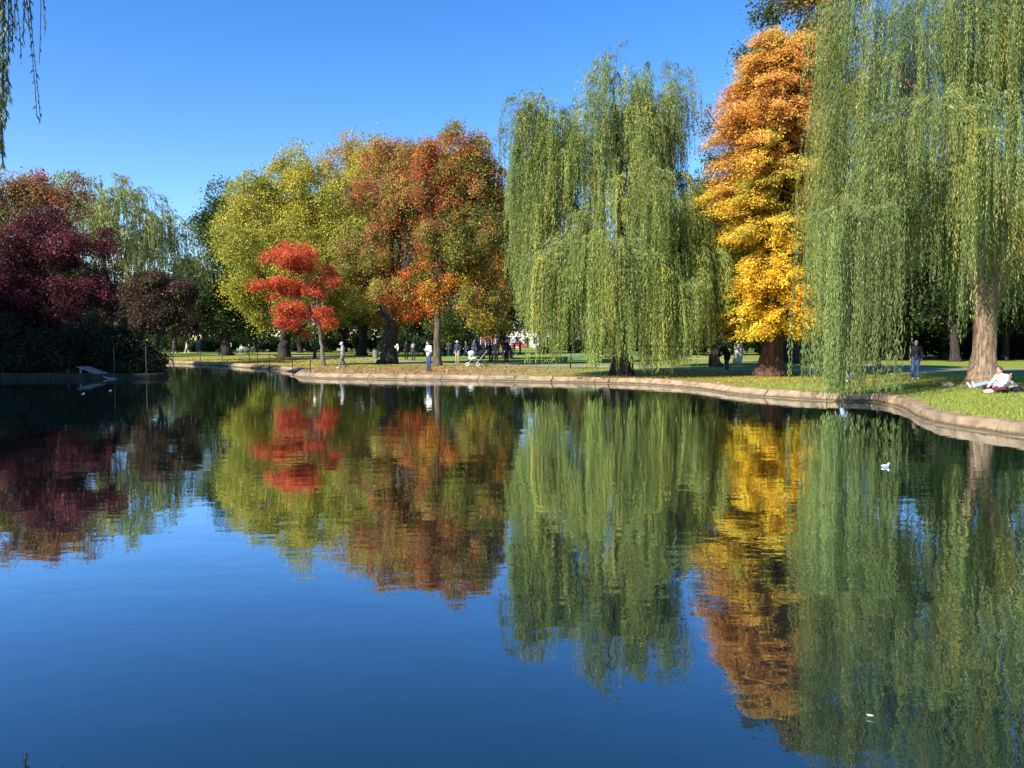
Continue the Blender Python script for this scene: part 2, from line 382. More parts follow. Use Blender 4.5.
class Crown:
    """leaf clumps spread through the volume of some ellipsoid lobes (local coordinates)"""
    def __init__(s, lobes, n_clump, per, cr, ll, lw, colour, seed=1, flat=.45, hole=-.55, tilt=.55, shell=.5, jitter=.24, droop=0.0, bough=13, bsize=.36, bflat=.8):
        g = np.random.default_rng(seed); lob = np.array([list(c)+list(r) for c, r in lobes])
        wts = (lob[:,3]*lob[:,4]*lob[:,5])**(.72); wts /= wts.sum()
        # every lobe is broken into boughs: smaller ellipsoids set at uneven depths around its shell
        ns = max(6, int(n_clump/bough)); kb = g.choice(len(lob), ns, p=wts); db = norm(g.normal(0,1,(ns,3)))
        rb = (1.0-.6*g.uniform(0,1,ns)**1.6)*g.uniform(.72,1.0,ns)
        rb = np.where(g.uniform(0,1,ns) < .16, g.uniform(.95,1.08,ns), rb)
        bc = lob[kb,:3]+db*lob[kb,3:]*rb[:,None]
        bs_ = lob[kb,3:]*bsize*g.uniform(.55,1.3,(ns,1))*np.exp(g.normal(0,.15,(ns,3))); bs_[:,2] *= bflat
        wb = bs_.prod(1)**.6; wb /= wb.sum(); q = g.choice(ns, n_clump, p=wb); d = norm(g.normal(0,1,(n_clump,3)))
        P = bc[q]+d*bs_[q]*(1-.55*g.uniform(0,1,n_clump)**1.3)[:,None]; k = kb[q]
        out = norm(d*.8+norm(P-lob[k,:3])*.6+np.array([0,0,.3]))
        s.P = P; m = len(P); s.lobe = k; s.lob = lob
        sz = cr*g.uniform(.55,1.35,m)
        cc = colour(bc[q]*.75+P*.25, g)                         # colour runs along boughs
        idx = np.repeat(np.arange(m), per); n = len(idx)
        e = g.normal(0,1,(n,3)); o = out[idx]
        e -= o*np.sum(e*o,1)[:,None]*(1-flat)                    # flattened across the clump's facing
        C = P[idx]+e*sz[idx][:,None]
        if droop: C[:,2] -= droop*np.linalg.norm(e[:,:2],axis=1)**2*sz[idx]
        N = norm(o*tilt+g.normal(0,.6,(n,3))); A = np.cross(N, norm(g.normal(0,1,(n,3))))
        col = cc[idx]*np.exp(g.normal(0,jitter,(n,1)))*(1+g.normal(0,.07,(n,3)))
        s.args = (C, A, N, ll*g.uniform(.65,1.3,n), lw*g.uniform(.7,1.25,n), np.clip(col,.004,.85))
    def mesh(s, name='crown'): return leaves_mesh(name, *s.args)

def pal_colour(pal, jit=.15):
    P = np.array(pal)
    def f(p, g):
        v = vnoise(p, .9, 3); q = np.clip((v+1)/2*len(P)+g.normal(0,.55,len(p)), 0, len(P)-1e-6).astype(int)
        return P[q]*np.exp(g.normal(0,jit,(len(p),1)))
    return f
def lobes_px(D, base, spec, dscale=.9):
    out = []
    for s_ in spec:
        px, py, rx, ry = s_[:4]; off = s_[4] if len(s_) > 4 else 0
        c = at(px, py, D+off)-np.array([base[0], base[1], base[2]]); k = (D+off)/F
        out.append((c, (rx*k, rx*k*dscale, ry*k)))
    return out
def tree(name, label, base, lobes, trunk_r, bmat, crown, group=None, trunk_top=None, forks=None, sides=14, twigs=7, flare=1.7):
    t = thing(name, label, 'tree', base, 0, group)
    cs = np.array([c for c, r in lobes]); hi = cs[:,2].max()
    if trunk_top is None: trunk_top = np.array([cs[:,0].mean()*.5, cs[:,1].mean()*.5, max(1.2, cs[:,2].min()*.75)])
    tt = np.array(trunk_top, float)
    P = wob(spline([(0,0,-.15), tt*np.array([.25,.25,.35]), tt*np.array([.6,.6,.7]), tt], 4), trunk_r*.12)
    P[0] = (0,0,-.15); h = np.linspace(0,1,len(P)); rr = trunk_r*(1-.35*h)*(1+(flare-1)*np.exp(-h*9))
    MB().tube(P, rr, sides, rough=.09).build('trunk', bmat, t, True)
    Pc = crown.P; used = set()
    for q, (c, r) in enumerate(lobes):
        mb = MB(); end = np.array(c)+np.array([0,0,r[2]*.35])
        mid = tt*.55+end*.45+np.array([0,0,-.04*np.linalg.norm(end-tt)])
        L = wob(spline([tt-(0,0,.1), mid, end], 5), .02*np.linalg.norm(end-tt)); L[0] = tt-(0,0,.1)
        r0 = trunk_r*(.5 if len(lobes) > 2 else .65); mb.tube(L, np.linspace(r0, r0*.16, len(L)), 8, rough=.05)
        idx = np.nonzero(crown.lobe == q)[0]
        for i in (R.choice(idx, min(twigs, len(idx)), replace=False) if len(idx) else []):
            s_ = L[R.integers(3, len(L))]; e = Pc[i]
            T = wob(spline([s_, s_*.5+e*.5+np.array([0,0,.1*np.linalg.norm(e-s_)]), e], 3), .03*np.linalg.norm(e-s_)); T[0] = s_
            mb.tube(T, np.linspace(r0*.28, r0*.05, len(T)), 5)
        mb.build('limb', bmat, t, True)
    me = crown.mesh(); link('crown', me, LEAF, t)
    return t
def park_tree(name, label, px, D, spec, trunk_r, bmat, n_clump, per, cr, ll, lw, colour, seed, group=None, trunk_px=None, dscale=.9, **kw):
    base = foot(px, D); lb = lobes_px(D, base, spec, dscale)
    tk = {k: kw.pop(k) for k in ('twigs','flare','sides') if k in kw}
    tt = None if trunk_px is None else at(trunk_px[0], trunk_px[1], D)-base
    cr_ = Crown(lb, n_clump, per, cr, ll, lw, colour, seed, **kw)
    return tree(name, label, base, lb, trunk_r, bmat, cr_, group, trunk_top=tt, **tk)

OLIVE=(.15,.17,.035); DKG=(.035,.065,.014); MIDG=(.07,.11,.022); YG=(.34,.34,.045); YEL=(.52,.40,.045); GOLD=(.72,.36,.02); ORG=(.62,.21,.02)
RED=(.58,.055,.018); BRED=(.33,.075,.03); BRN=(.26,.12,.04); MAR=(.12,.018,.024); DMAR=(.055,.014,.016)

def col_yellow(p, g):
    z = (p[:,2]-12)/9; base = pal_colour([(.28,.29,.042),(.36,.34,.048),(.43,.37,.05)])(p, g)
    t = np.clip(z+g.normal(0,.3,len(p))-.3, 0, 1)[:,None]*.4; return base*(1-t)+np.array(YEL)*t
park_tree('plane_tree', 'broad yellow-green tree behind the small scarlet tree, left of the red-brown one', 283, 78,
    [(288,240,60,68),(258,260,30,56),(300,194,42,34),(270,200,32,30),(250,230,18,34),(250,300,22,24),(345,205,38,46),(318,270,52,55),(246,295,22,28),(350,265,38,55),(275,318,36,20),(330,318,34,18)],
    .62, B_DARK, 2600, 84, .58, .2, .13, col_yellow, 11)
park_tree('maple_tree', 'golden domed tree whose top shows behind the red-brown tree', 362, 88,
    [(368,162,34,36),(352,172,28,30),(395,168,30,34),(375,220,45,45),(372,285,40,40)], .5, B_DARK, 1300, 75, .6, .2, .14, pal_colour([(.42,.29,.04),(.5,.28,.035),(.33,.27,.045)]), 12)

def pick(g, n, opts):
    """opts: (weights per clump or number, colour)"""
    Wt = np.stack([np.broadcast_to(np.maximum(np.asarray(w_, float), 0), (n,)) for w_, c_ in opts], 1)+1e-6
    cw = np.cumsum(Wt/Wt.sum(1, keepdims=True), 1); i = (g.uniform(0,1,(n,1)) > cw).sum(1).clip(0, len(opts)-1)
    return np.array([c_ for w_, c_ in opts])[i]
def col_brownred(p, g):
    n = len(p); v = vnoise(p, .8, 21); u = vnoise(p, 1.1, 22); z = p[:,2]
    hi = np.clip((z-7)/4, 0, 1)+.25*v; low = ((z < 7.0)&(p[:,0] > .2))*1.0
    c = pick(g, n, [(.2+hi*.9, (.36,.115,.05)), (hi*1.0, (.46,.22,.065)), (1.35-hi*.4, (.22,.215,.045)), (.45+.5*(u > .3), (.33,.27,.045)), (low*(1.4+2*(u > 0)), (.56,.12,.03)), (.15, (.09,.11,.028)), (.5*(1-hi), (.38,.19,.045))])
    return c*np.exp(g.normal(0,.2,(n,1)))
park_tree('oak_tree', 'large russet and olive tree on a thick dark gnarled trunk', 388, 56,
    [(394,198,42,46),(378,246,34,40),(415,172,42,40),(435,200,30,44),(414,190,24,50,-3),(418,250,22,36,-3),(368,286,32,26),(408,288,42,30),(352,262,20,24),(425,240,40,45),(432,296,22,18)],
    .62, B_DARK, 2100, 92, .36, .14, .085, col_brownred, 13, trunk_px=(392,322), flare=1.7, hole=-.45)
def col_red2(p, g):
    n = len(p); v = vnoise(p, .9, 31); u = vnoise(p, 1.2, 32); z = p[:,2]
    hi = np.clip((z-8.5)/3.5, 0, 1); west = np.clip(.6-p[:,0]*.3, .15, 1); lo = (z < 7.4)*1.0
    c = pick(g, n, [(hi*west*(1.5+v), (.48,.10,.045)), (hi*1.0*west+.1, (.42,.17,.06)), (.6-.5*hi*west, (.12,.145,.033)), (.5+.25*v, (.26,.235,.045)), (hi*.35, (.38,.24,.05)), (lo*(.5+2*(u > .3)), (.56,.17,.025)), (lo*(.2+1.4*(u < -.2)), (.5,.34,.04)), (.25*(v > .2), (.48,.09,.03)), (lo*.6, (.2,.2,.04))])
    return c*np.exp(g.normal(0,.2,(n,1)))
park_tree('red_maple', 'tall crimson-topped tree with orange lower boughs on a straight grey trunk', 437, 52,
    [(452,168,38,36),(472,190,34,42),(432,175,26,36),(484,232,26,50),(460,240,38,48),(440,285,26,24),(482,292,28,24),(458,140,18,18),(440,140,14,16),(430,235,24,40),(476,318,24,10)],
    .27, B_BROWN, 2000, 92, .34, .13, .08, col_red2, 14, trunk_px=(437,300), hole=-.45)
park_tree('green_tree', 'dense dark olive tree behind the crimson one beside the willow', 508, 70,
    [(485,235,36,60),(508,262,22,60),(470,310,50,28),(505,320,28,20),(500,215,18,30)], .45, B_DARK, 1000, 55, .55, .24, .15, pal_colour([DKG,MIDG,(.13,.15,.03)]), 15)
park_tree('red_tree', 'small scarlet tree with tiered boughs leaning out over the lawn', 323, 52,
    [(296,260,28,10),(318,270,17,10),(286,286,25,9),(316,292,20,10),(270,300,14,6),(300,310,24,9),(286,322,18,7),(322,316,14,10),(300,332,16,7),(330,282,12,10),(300,250,22,6)],
      .14, B_GREY, 680, 60, .20, .115, .07, pal_colour([(.44,.065,.03),(.56,.105,.038),(.62,.14,.045),(.5,.13,.045)], .12), 16, trunk_px=(319,322), flat=.3, twigs=5, bsize=.46, bflat=.45, bough=8)
park_tree('dark_tree', 'tall rounded dark green tree between the left willow and the yellow-green tree', 226, 88,
    [(224,225,28,36),(214,270,30,50),(236,268,22,58),(203,305,28,34),(230,315,26,28)], .6, B_DARK, 1000, 55, .62, .27, .17, pal_colour([DKG,(.055,.085,.022),(.10,.12,.04)]), 17)
def col_redtop(p, g):
    v = .35*(p[:,2]-9.2)+vnoise(p,.9,41); u = vnoise(p,.7,42)
    c = np.where((v > 0)[:,None], np.array((.34,.07,.035)), np.array((.15,.14,.03)))
    c = np.where(((v > -.1)&(u > .2))[:,None], np.array((.24,.13,.045)), c); return c*np.exp(g.normal(0,.2,(len(p),1)))
park_tree('rusty_tree', 'rusty red and olive tree rising behind the maroon maple on the left bank', 30, 50,
    [(20,205,36,34),(58,202,28,28),(72,192,15,16),(2,245,42,45),(45,250,42,40),(-40,235,40,50),(30,300,50,35)], .4, B_DARK, 1300, 75, .42, .15, .1, col_redtop, 18)
park_tree('maroon_maple', 'broad maroon maple above the dark shrubs of the left bank', 62, 43.5,
    [(58,245,46,26),(30,268,42,26),(102,262,28,30),(12,300,40,34),(72,300,46,30),(108,300,20,28),(-30,300,40,40),(40,325,40,20)],
    .28, B_GREY, 1500, 80, .31, .115, .075, pal_colour([(.03,.012,.016),DMAR,(.10,.02,.027),(.17,.04,.048),(.26,.08,.082)]), 19, flat=.35, hole=-.4)
park_tree('japanese_maple', 'low brownish maple leaning over the tip of the left bank', 150, 41.0,
    [(165,286,30,12),(190,300,17,13),(142,296,22,12),(162,313,36,12),(180,328,22,9),(135,318,16,10)],
    .16, B_DARK, 560, 70, .25, .115, .075, pal_colour([(.035,.035,.016),(.08,.045,.025),(.10,.07,.03),(.05,.055,.02)]), 20, trunk_px=(160,335), flat=.3, shell=.8, hole=-.45)
# trees between the two big willows
park_tree('olive_tree', 'olive and yellow tree in the gap between willow and golden tree', 716, 50,
    [(706,240,26,55),(700,305,34,38),(718,180,16,50),(735,310,26,28),(670,300,30,40)], .35, B_DARK, 900, 55, .42, .19, .12, pal_colour([(.07,.085,.02),(.14,.14,.03),(.26,.2,.03)]), 21)
park_tree('tall_tree', 'tall dark tree whose green and russet top stands above the golden tree', 792, 58,
    [(800,15,48,36),(760,40,30,36),(707,118,13,18),(735,95,25,30),(800,110,55,70),(785,220,60,60),(830,-20,50,40)], .5, B_DARK, 1200, 55, .5, .22, .14, pal_colour([(.06,.09,.02),(.11,.13,.03),(.22,.15,.04),(.28,.15,.035)]), 22)
park_tree('pale_trunk_tree', 'tree with a pale sunlit trunk just left of the golden tree base', 738.5, 57,
    [(738,270,30,35),(755,240,30,40),(728,300,20,18)], .33, B_PALE, 400, 55, .45, .2, .13, pal_colour([MIDG,OLIVE,(.2,.19,.03)]), 23, flare=1.25)
park_tree('yellow_sapling', 'young tree with a small bright yellow crown behind the standing group', 492, 62,
    [(494,325,13,8),(485,330,9,6),(503,322,9,6)], .09, B_TAN, 110, 45, .26, .17, .11, pal_colour([YEL,(.6,.45,.05)]), 24, twigs=2)

# golden conical tree
def golden():
    D = 36.0; base = foot(772, D); t = thing('dawn_redwood', 'tall golden conical tree with a flared fluted trunk near the bank', 'tree', base)
    g = np.random.default_rng(5); H = 15.7
    zz = np.array([-.15,.15,.5,1.0,1.8,3,6,10,14,H]); rr = np.array([.86,.76,.60,.50,.44,.4,.31,.2,.1,.03])
    lean = np.stack([zz*.015, zz*.0, zz], 1); MB().tube(lean, rr, 26, rough=.22).build('trunk', B_RED, t, True)
    C, A, N, S, K = [], [], [], [], []; lim = MB(); z = 2.5; q = 0
    prof = lambda z: np.interp(z, [1.5,3,5.5,8,10,11.5,13.4,14.8,16], [2.0,2.7,2.9,3.2,3.2,2.95,2.6,2.0,1.0])
    while z < H:
        for b_ in range(10):
            az = q*2.4+g.normal(0,.3); q += 1; z0 = z; z = z0+g.uniform(-.35,.35); L = prof(z)*g.uniform(.6,1.16); tilt = g.normal(0,.12); d = np.array([math.cos(az), math.sin(az), 0])
            s = np.linspace(0,1,9); dr = .42 if z < 6 else .1
            path = np.array([z*.015,0,z])+np.outer(s*L, d)+np.outer((.22+tilt)*s*L-(dr+.35)*s*s*L*.75, [0,0,1])
            lim.tube(path[::2], np.linspace(.055,.012,5), 5)
            nc = int(12+L*8)
            for k in range(nc):
                u = g.uniform(.22,1.03)**.75; i = min(7,int(u*8)); p = path[i]*(1-(u*8-i))+path[i+1]*(u*8-i); sd_ = np.array([-d[1],d[0],0])
                p = p+sd_*g.normal(0,.33*L*.35*(1.2-u*.5))+np.array([0,0,g.normal(0,.2)])
                h = (p[2]-z*.0)/H; m = 34
                e = np.outer(g.normal(0,.25,m), d)+np.outer(g.normal(0,.13,m), sd_)+np.outer(g.normal(0,.075,m), [0,0,1]); dirs = norm(d+g.normal(0,.55,(m,3))*[1,1,.3]+np.array([0,0,-.5]))
                e[:,2] -= (e[:,:2]@d[:2])*.35
                gv = vnoise(p[None], 1.1, 8)[0]
                zc = p[2]+g.normal(0,1.1)
                if zc < 5.6: c = np.array((.78,.45,.035)) if gv > -.1 else np.array((.74,.52,.05))
                elif zc < 9.5: c = np.array((.74,.50,.06)) if gv > -.1 else np.array((.46,.40,.06))
                else: c = np.array((.70,.36,.085)) if gv > -.2 else np.array((.66,.44,.09))
                if 3.2 < p[2] < 6.3 and gv < -.28 and p[0] < .6: c = np.array((.25,.28,.035))
                C.append(p+e); A.append(dirs); N.append(norm(np.array([0,0,.9])+d*.45+g.normal(0,.5,(m,3))))
                K.append(c*math.exp(g.normal(0,.16))*np.exp(g.normal(0,.2,(m,1)))*np.ones((m,3)))
            z = z0
        z += .40
    C, A, N, K = map(np.concatenate, (C, A, N, K)); ok = C[:,2] > 1.75+g.normal(0,.12,len(C)); C, A, N, K = C[ok], A[ok], N[ok], K[ok]
    lim.build('limb', B_RED, t, True)
    link('crown', leaves_mesh('crown', C, A, N, .14*g.uniform(.6,1.3,len(C)), .06, np.clip(K,.01,.85)), LEAFG, t)
golden()

# willows
def willow(name, label, base, trunk, limbs, lobes, n_cur, per, Lrng, zmin, ll, lw, spacing, pal, bmat, seed, extra=(), axis=None, zfun=None, yellow=0.12, tuft=None):
    g = np.random.default_rng(seed); t = thing(name, label, 'tree', base)
    mb = MB(); mb.tube(spline([p for p, r in trunk], 6), np.interp(np.linspace(0,len(trunk)-1,(len(trunk)-1)*6+1), range(len(trunk)), [r for p, r in trunk]), 36, rough=.085); mb.build('trunk', bmat, t, True)
    for L in limbs:
        P = spline([p for p, r in L], 5); rr = np.interp(np.linspace(0,len(L)-1,len(P)), range(len(L)), [r for p, r in L])
        mb = MB(); mb.tube(wob(P,.03), rr, 10, rough=.08)
        mb.build('limb', bmat, t, True)
    lob = np.array([list(c)+list(r) for c, r in lobes]); wts = (lob[:,3]*lob[:,5]); wts /= wts.sum()
    C, A, K, S = [], [], [], []; zlo = (lob[:,2]-lob[:,5]).min(); zhi = (lob[:,2]+lob[:,5]).max()
    roots = []
    heads = []
    while len(heads) < n_cur//7:
        k = g.choice(len(lob), p=wts); d = norm(g.normal(0,1,3))
        if d[2] < -.25: continue
        heads.append((k, d, g.uniform(.72,1.0)))
    while len(roots) < n_cur*.74:
        k, d, f_ = heads[g.integers(len(heads))]; d = norm(d+g.normal(0,.2,3))
        p = lob[k,:3]+d*lob[k,3:]*f_+g.normal(0,.2,3); roots.append((p, k, d, None))
    while len(roots) < n_cur:
        k = g.choice(len(lob), p=wts); d = norm(g.normal(0,1,3))
        if d[2] < -.25: continue
        p = lob[k,:3]+d*lob[k,3:]*g.uniform(.2,.9); roots.append((p, k, d, None))
    for e in extra: roots.append((np.array(e[0]), 0, np.array([0,0,1.]), e[1]))
    tw = MB(); ax = np.zeros(3) if axis is None else np.array(axis)
    for p, k, d, zforce in roots:
        o = p-ax; o = np.array([o[0],o[1],0]); o = norm(norm(o)*.7+np.array([d[0],d[1],0])*1.3+g.normal(0,.55,3)*[1,1,0])
        side = np.array([-o[1],o[0],0]); al = g.uniform(.5,1.3)
        hfrac = np.clip((p[2]-zlo)/(zhi-zlo), 0, 1); Lc = g.uniform(*Lrng)*(1.05-.55*hfrac); rise = g.uniform(.1,.6)*(.4+hfrac)
        kc = pal[g.integers(0,len(pal))] if g.uniform() > yellow else (.33,.315,.06)
        if zforce is not None: kc = pal[1]
        kc = np.array(kc)*math.exp(g.normal(0,.16))
        nl = 3; lk = [(g.uniform(0,1), g.normal(0,.24), g.uniform(.65,1.15)) for _ in range(nl)]
        for s_ in range(per if zforce is None else per*2):
            u, sf, lf = lk[s_ % nl]; u = min(1, max(0, u+g.normal(0,.05)))
            q = p+o*al*u*.8+side*(sf+g.normal(0,.055))+np.array([0,0,.25*math.sin(u*2.6)*al])+g.normal(0,.04,3)
            L = Lc*lf*g.uniform(.6,1.1); ze = zmin+g.exponential(.55)
            if zfun is not None: ze = zfun(q+np.array(base), g)-base[2]+g.exponential(.4)
            if zforce is not None: ze = zforce+abs(g.normal(0,.2)); L = 99
            L = min(L, q[2]-ze)
            if L < .6: continue
            m = max(6, int(L/spacing)); f = np.linspace(.0,1,m); x = f*L
            out_ = .55*(1-np.exp(-x/.55))*g.uniform(.2,1.4)
            sw = g.normal(0,.05)*x/4; sw2 = g.normal(0,.05)*x/4; ph = g.uniform(0,1.2)+sf*7
            pts = q+np.outer(out_+sw, o)+np.outer(sw2+.035*np.sin(x*1.6+ph), side); pts[:,2] -= np.where(x < .5, x*x*.9+x*.05, x-.25); pts[:,2] += rise*np.exp(-((x-.35)/.45)**2)*g.uniform(.5,1.2)
            n_ = len(pts); jit = g.normal(0,.025,(n_,3)); C.append(pts+jit)
            az = g.uniform(0,6.28,n_); sp = g.uniform(.06,.42,n_)
            early = (x < .7)[:,None]
            A.append(np.stack([np.cos(az)*sp, np.sin(az)*sp, -np.ones(n_)],1)+early*o*.8)
            K.append(kc*np.exp(g.normal(0,.1))*np.exp(g.normal(0,.18,(n_,1)))*np.ones((n_,3)))
    C, A, K = map(np.concatenate, (C, A, K)); n_ = len(C)
    rad = C-ax; rad[:,2] = 0; N = norm(norm(rad)*.5+np.array([0,0,.25])+g.normal(0,.6,(n_,3)))
    link('crown', leaves_mesh('crown', C, A, N, ll*g.uniform(.5,1.5,n_), lw*g.uniform(.6,1.4,n_), np.clip(K,.01,.8)), LEAFW, t)
    print(name, n_); return t

WG = [(.17,.22,.05),(.21,.26,.06),(.19,.24,.046),(.25,.27,.062),(.15,.195,.05)]
# central willow
D = 37.2; bs = foot(622, D)
def zfc(q, g):
    px = 512+q[0]/q[1]*F
    return np.interp(px, [500,522,540,556,600,640,680,700,715,735], [5.4,4.0,2.0,.9,.7,.45,.7,1.4,2.6,3.6])+g.normal(0,.2)+.3*math.sin(q[0]*4.7)
lp = lambda spec, dsc: lobes_px(D, bs, spec, dsc)
Lw = lp([(606,90,18,28),(632,88,24,30),(656,116,20,36),(600,130,16,30),(542,130,20,26),(556,150,18,30),(534,175,13,40),(575,185,34,40,-.6),(655,198,32,30,.5),(688,228,16,28),(696,262,14,28),(628,215,48,40,-1.5),(600,268,58,32,-2.0),(680,268,32,26,-1.0),(548,240,18,50),(560,290,36,22,-1.5),(640,150,34,44,1.2),(622,140,24,40,-.8),(655,290,42,18,-1.8)], 1.0)
P0 = lambda px, py, d=0: at(px, py, D+d)-bs
willow('weeping_willow', 'weeping willow in the middle of the far bank trailing to the kerb', bs,
    [((0,0,-.15),.75),((0,0,.25),.58),((.05,0,1.2),.48),((.0,0,2.6),.42)],
    [[(P0(622,318),.34),(P0(600,260),.26),(P0(570,200),.18),(P0(548,140),.06)],[(P0(622,318),.36),(P0(622,240),.24),(P0(618,150),.10),(P0(612,80),.03)],
     [(P0(622,318),.32),(P0(648,250,.5),.24),(P0(665,200,.5),.15),(P0(680,175,.3),.05)],[(P0(622,300),.25),(P0(632,235,-1),.2),(P0(640,200,-2),.1)],
     [(P0(622,280),.22),(P0(640,190,1.5),.16),(P0(648,120,1),.06)],[(P0(622,310),.22),(P0(660,280,-1),.15),(P0(690,235,-.5),.06)]],
    Lw, 1060, 13, (2.0,5.4), .35, .14, .031, .066, WG, B_DARK, 51,
    extra=[(P0(px,285,-2.6),z) for px, z in ((585,.1),(598,.3),(640,.25),(646,-.05),(652,.05),(660,.5),(668,.2),(672,.6),(612,.6),(570,.5),(555,.4))], axis=(0,0,0), yellow=.10, zfun=zfc)
# right willow
D = 28.0; bs = foot(984, D)
Lw = lobes_px(D, bs, [(912,55,58,80),(985,20,75,85),(1060,50,75,95),(880,115,36,62,-.5),(876,40,38,55,.5),(850,95,22,50,.8),(930,150,60,50,-3.0),(1010,140,60,50,-3.0),(880,190,44,34,-2.6),(960,205,55,30,-4.2),(1080,180,60,50,-2),(1030,215,50,28,-4),(862,205,22,26,-2.0),(920,235,45,20,-4.2),(856,168,22,40,0),(900,165,60,45,3.2),(955,185,45,35,3.6),(1025,180,50,40,3.0),(870,190,40,40,2.4),(930,110,60,60,2.5),(1000,215,40,25,4.2)], 1.0)
def zfr(q, g):
    x, y = q[0], q[1]; px = 512+x/y*F
    h = np.interp(px, [800,824,835,843,860,869,885,900,950,975,1000,1060,1200], [3.0,2.3,1.9,.9,.9,1.8,1.35,1.6,1.75,2.1,1.9,1.5,1.2]); h = h+g.normal(0,.12)+.55*math.sin(q[0]*4.3+q[1]*2.3)
    dx, dy = x-bs[0], y-bs[1]; a = -dx*.72-dy*.69; b_ = abs(dx*.69-dy*.72)
    if .2 < a < 9 and b_ < .75: h = max(h, 2.4+.7*a+g.normal(0,.15))      # sunlight reaches the trunk here
    if dy < .6 and abs(px-984) < 20: h = max(h, 3.9+g.normal(0,.3))
    return h
willow('weeping_willow', 'huge weeping willow on the right lawn with a tan forked trunk', bs,
    [((0,0,-.15),.92),((0,0,.12),.68),((.0,0,.5),.49),((.02,0,1.3),.385),((.0,0,2.4),.37),((.0,0,3.0),.36)],
    [[(P0(984,312)*0+np.array([-.02,0,2.7]),.34),(np.array([-.45,-.1,4.2]),.27),(np.array([-.9,-.2,6.5]),.22),(np.array([-2.2,-.6,9.5]),.14),(np.array([-4.2,-.8,11.5]),.05)],
     [(np.array([.08,0,2.7]),.34),(np.array([.5,0,4.4]),.27),(np.array([.8,.2,7.5]),.2),(np.array([.9,.3,11.5]),.12),(np.array([.8,0,14]),.04)],
     [(np.array([.4,0,4.2]),.22),(np.array([1.6,.3,7]),.16),(np.array([2.8,.3,10]),.1),(np.array([3.5,.2,12]),.04)],
     [(np.array([-.6,-.1,5.0]),.18),(np.array([-1.8,-1.4,7]),.13),(np.array([-2.5,-3.2,8.3]),.05)],
     [(np.array([.6,0,5.4]),.18),(np.array([.9,-1.6,7.4]),.12),(np.array([1.1,-3.4,8.4]),.05)],
     [(np.array([-.8,-.2,6.2]),.15),(np.array([-2.8,-1.2,7.4]),.1),(np.array([-4.3,-1.8,7.8]),.04)]],
    Lw, 1000, 13, (2.4,6.6), .9, .135, .024, .064, [(.13,.18,.048),(.165,.215,.058),(.15,.2,.046),(.215,.24,.062),(.115,.155,.045)], B_TAN, 52,
    extra=[((10.25-bs[0]+dx, 23.0-bs[1]+dy, 5.2), z-GZ) for dx, dy, z in ((.05,.05,.0),(-.1,-.1,.03),(.3,-.1,.1),(-.05,.2,.0),(.15,.1,.02),(-.25,0,.3),(0,0,.02),(.12,-.2,.05),(-.18,.1,.25),(.2,.3,.02),(-.3,.3,.9),(.4,.1,1.0))], axis=(0,0,0), zfun=zfr, yellow=.07)
# far left willows
D = 62.0; bs = foot(120, D)
willow('weeping_willow', 'pale grey-green willow dome behind the maroon maple', bs, [((0,0,-.15),.6),((0,0,1.5),.45),((0,0,4),.4)],
    [[((0,0,3.9),.3),((-1.2,0,8),.2),((-1.5,0,12),.05)],[((0,0,3.9),.3),((1.5,0,7),.2),((3.5,0,10),.05)]],
    lobes_px(D, bs, [(95,205,36,30),(128,218,36,28),(160,238,26,20),(110,235,50,30,-2),(150,260,38,20,-2),(75,195,22,20)], 1.0), 230, 10, (2,5), .8, .3, .07, .16,
    [(.19,.22,.07),(.22,.25,.08),(.25,.27,.08)], B_DARK, 53, yellow=.15)

# overhanging willow by the camera on the left bank (outside the frame), strands reach into the picture
bs = np.array([-19.5, 1.0, GZ])
t = thing('weeping_willow', 'willow overhanging the near left bank with thin strands dangling into view', 'tree', bs)
MB().tube(spline([(0,0,-.15),(.1,.2,.3),(.4,.9,2.5),(1.2,2.4,4.6),(2.2,4.2,6.4)],5), np.linspace(.5,.3,21), 16, rough=.1).build('trunk', B_TAN, t, True)
bough = spline([(2.1,4.1,6.2),(4.5,6.5,8.4),(7.5,9.0,9.4),(10.4,11.2,9.3),(12.4,12.4,8.9)],6); MB().tube(bough, np.linspace(.26,.03,len(bough)), 8).build('limb', B_TAN, t, True)
b2 = spline([(2.1,4.1,6.2),(1.0,7.5,9.5),(.5,11,11.5)],6); MB().tube(b2, np.linspace(.24,.03,len(b2)), 8).build('limb', B_TAN, t, True)
g = np.random.default_rng(77); C, A, K = [], [], []; tw = MB()
def strand(q, zend, dens=.055, amp=.04):
    L = q[2]-zend; m = int(L/dens); x = np.linspace(0,L,m); ph = g.uniform(0,6)
    pts = np.array(q)+np.stack([amp*np.sin(x*1.3+ph), amp*np.cos(x*1.1+ph), -x],1); tw.tube(pts[::max(1,m//24)], .006, 4)
    az = g.uniform(0,6.28,m); sp = g.uniform(.2,.75,m); a = np.stack([np.cos(az)*sp, np.sin(az)*sp, -np.ones(m)],1)
    C.append(pts+norm(a)*.05); A.append(a); K.append(np.array((.06,.085,.03))*np.exp(g.normal(0,.25,(m,1)))*np.ones((m,3)))
def sp_at(px, py_end, D_, dens=.055):
    e = at(px, py_end, D_)-bs; s_ = bough[np.argmin(np.linalg.norm(bough[:,:2]-e[:2],axis=1))]
    q = np.array([e[0], e[1], max(8.4, s_[2]-.1)]); tw.tube(spline([s_, (s_+q)/2+(0,0,.15), q],4), np.linspace(.02,.007,5 if False else 9), 5)
    strand(q, e[2], dens)
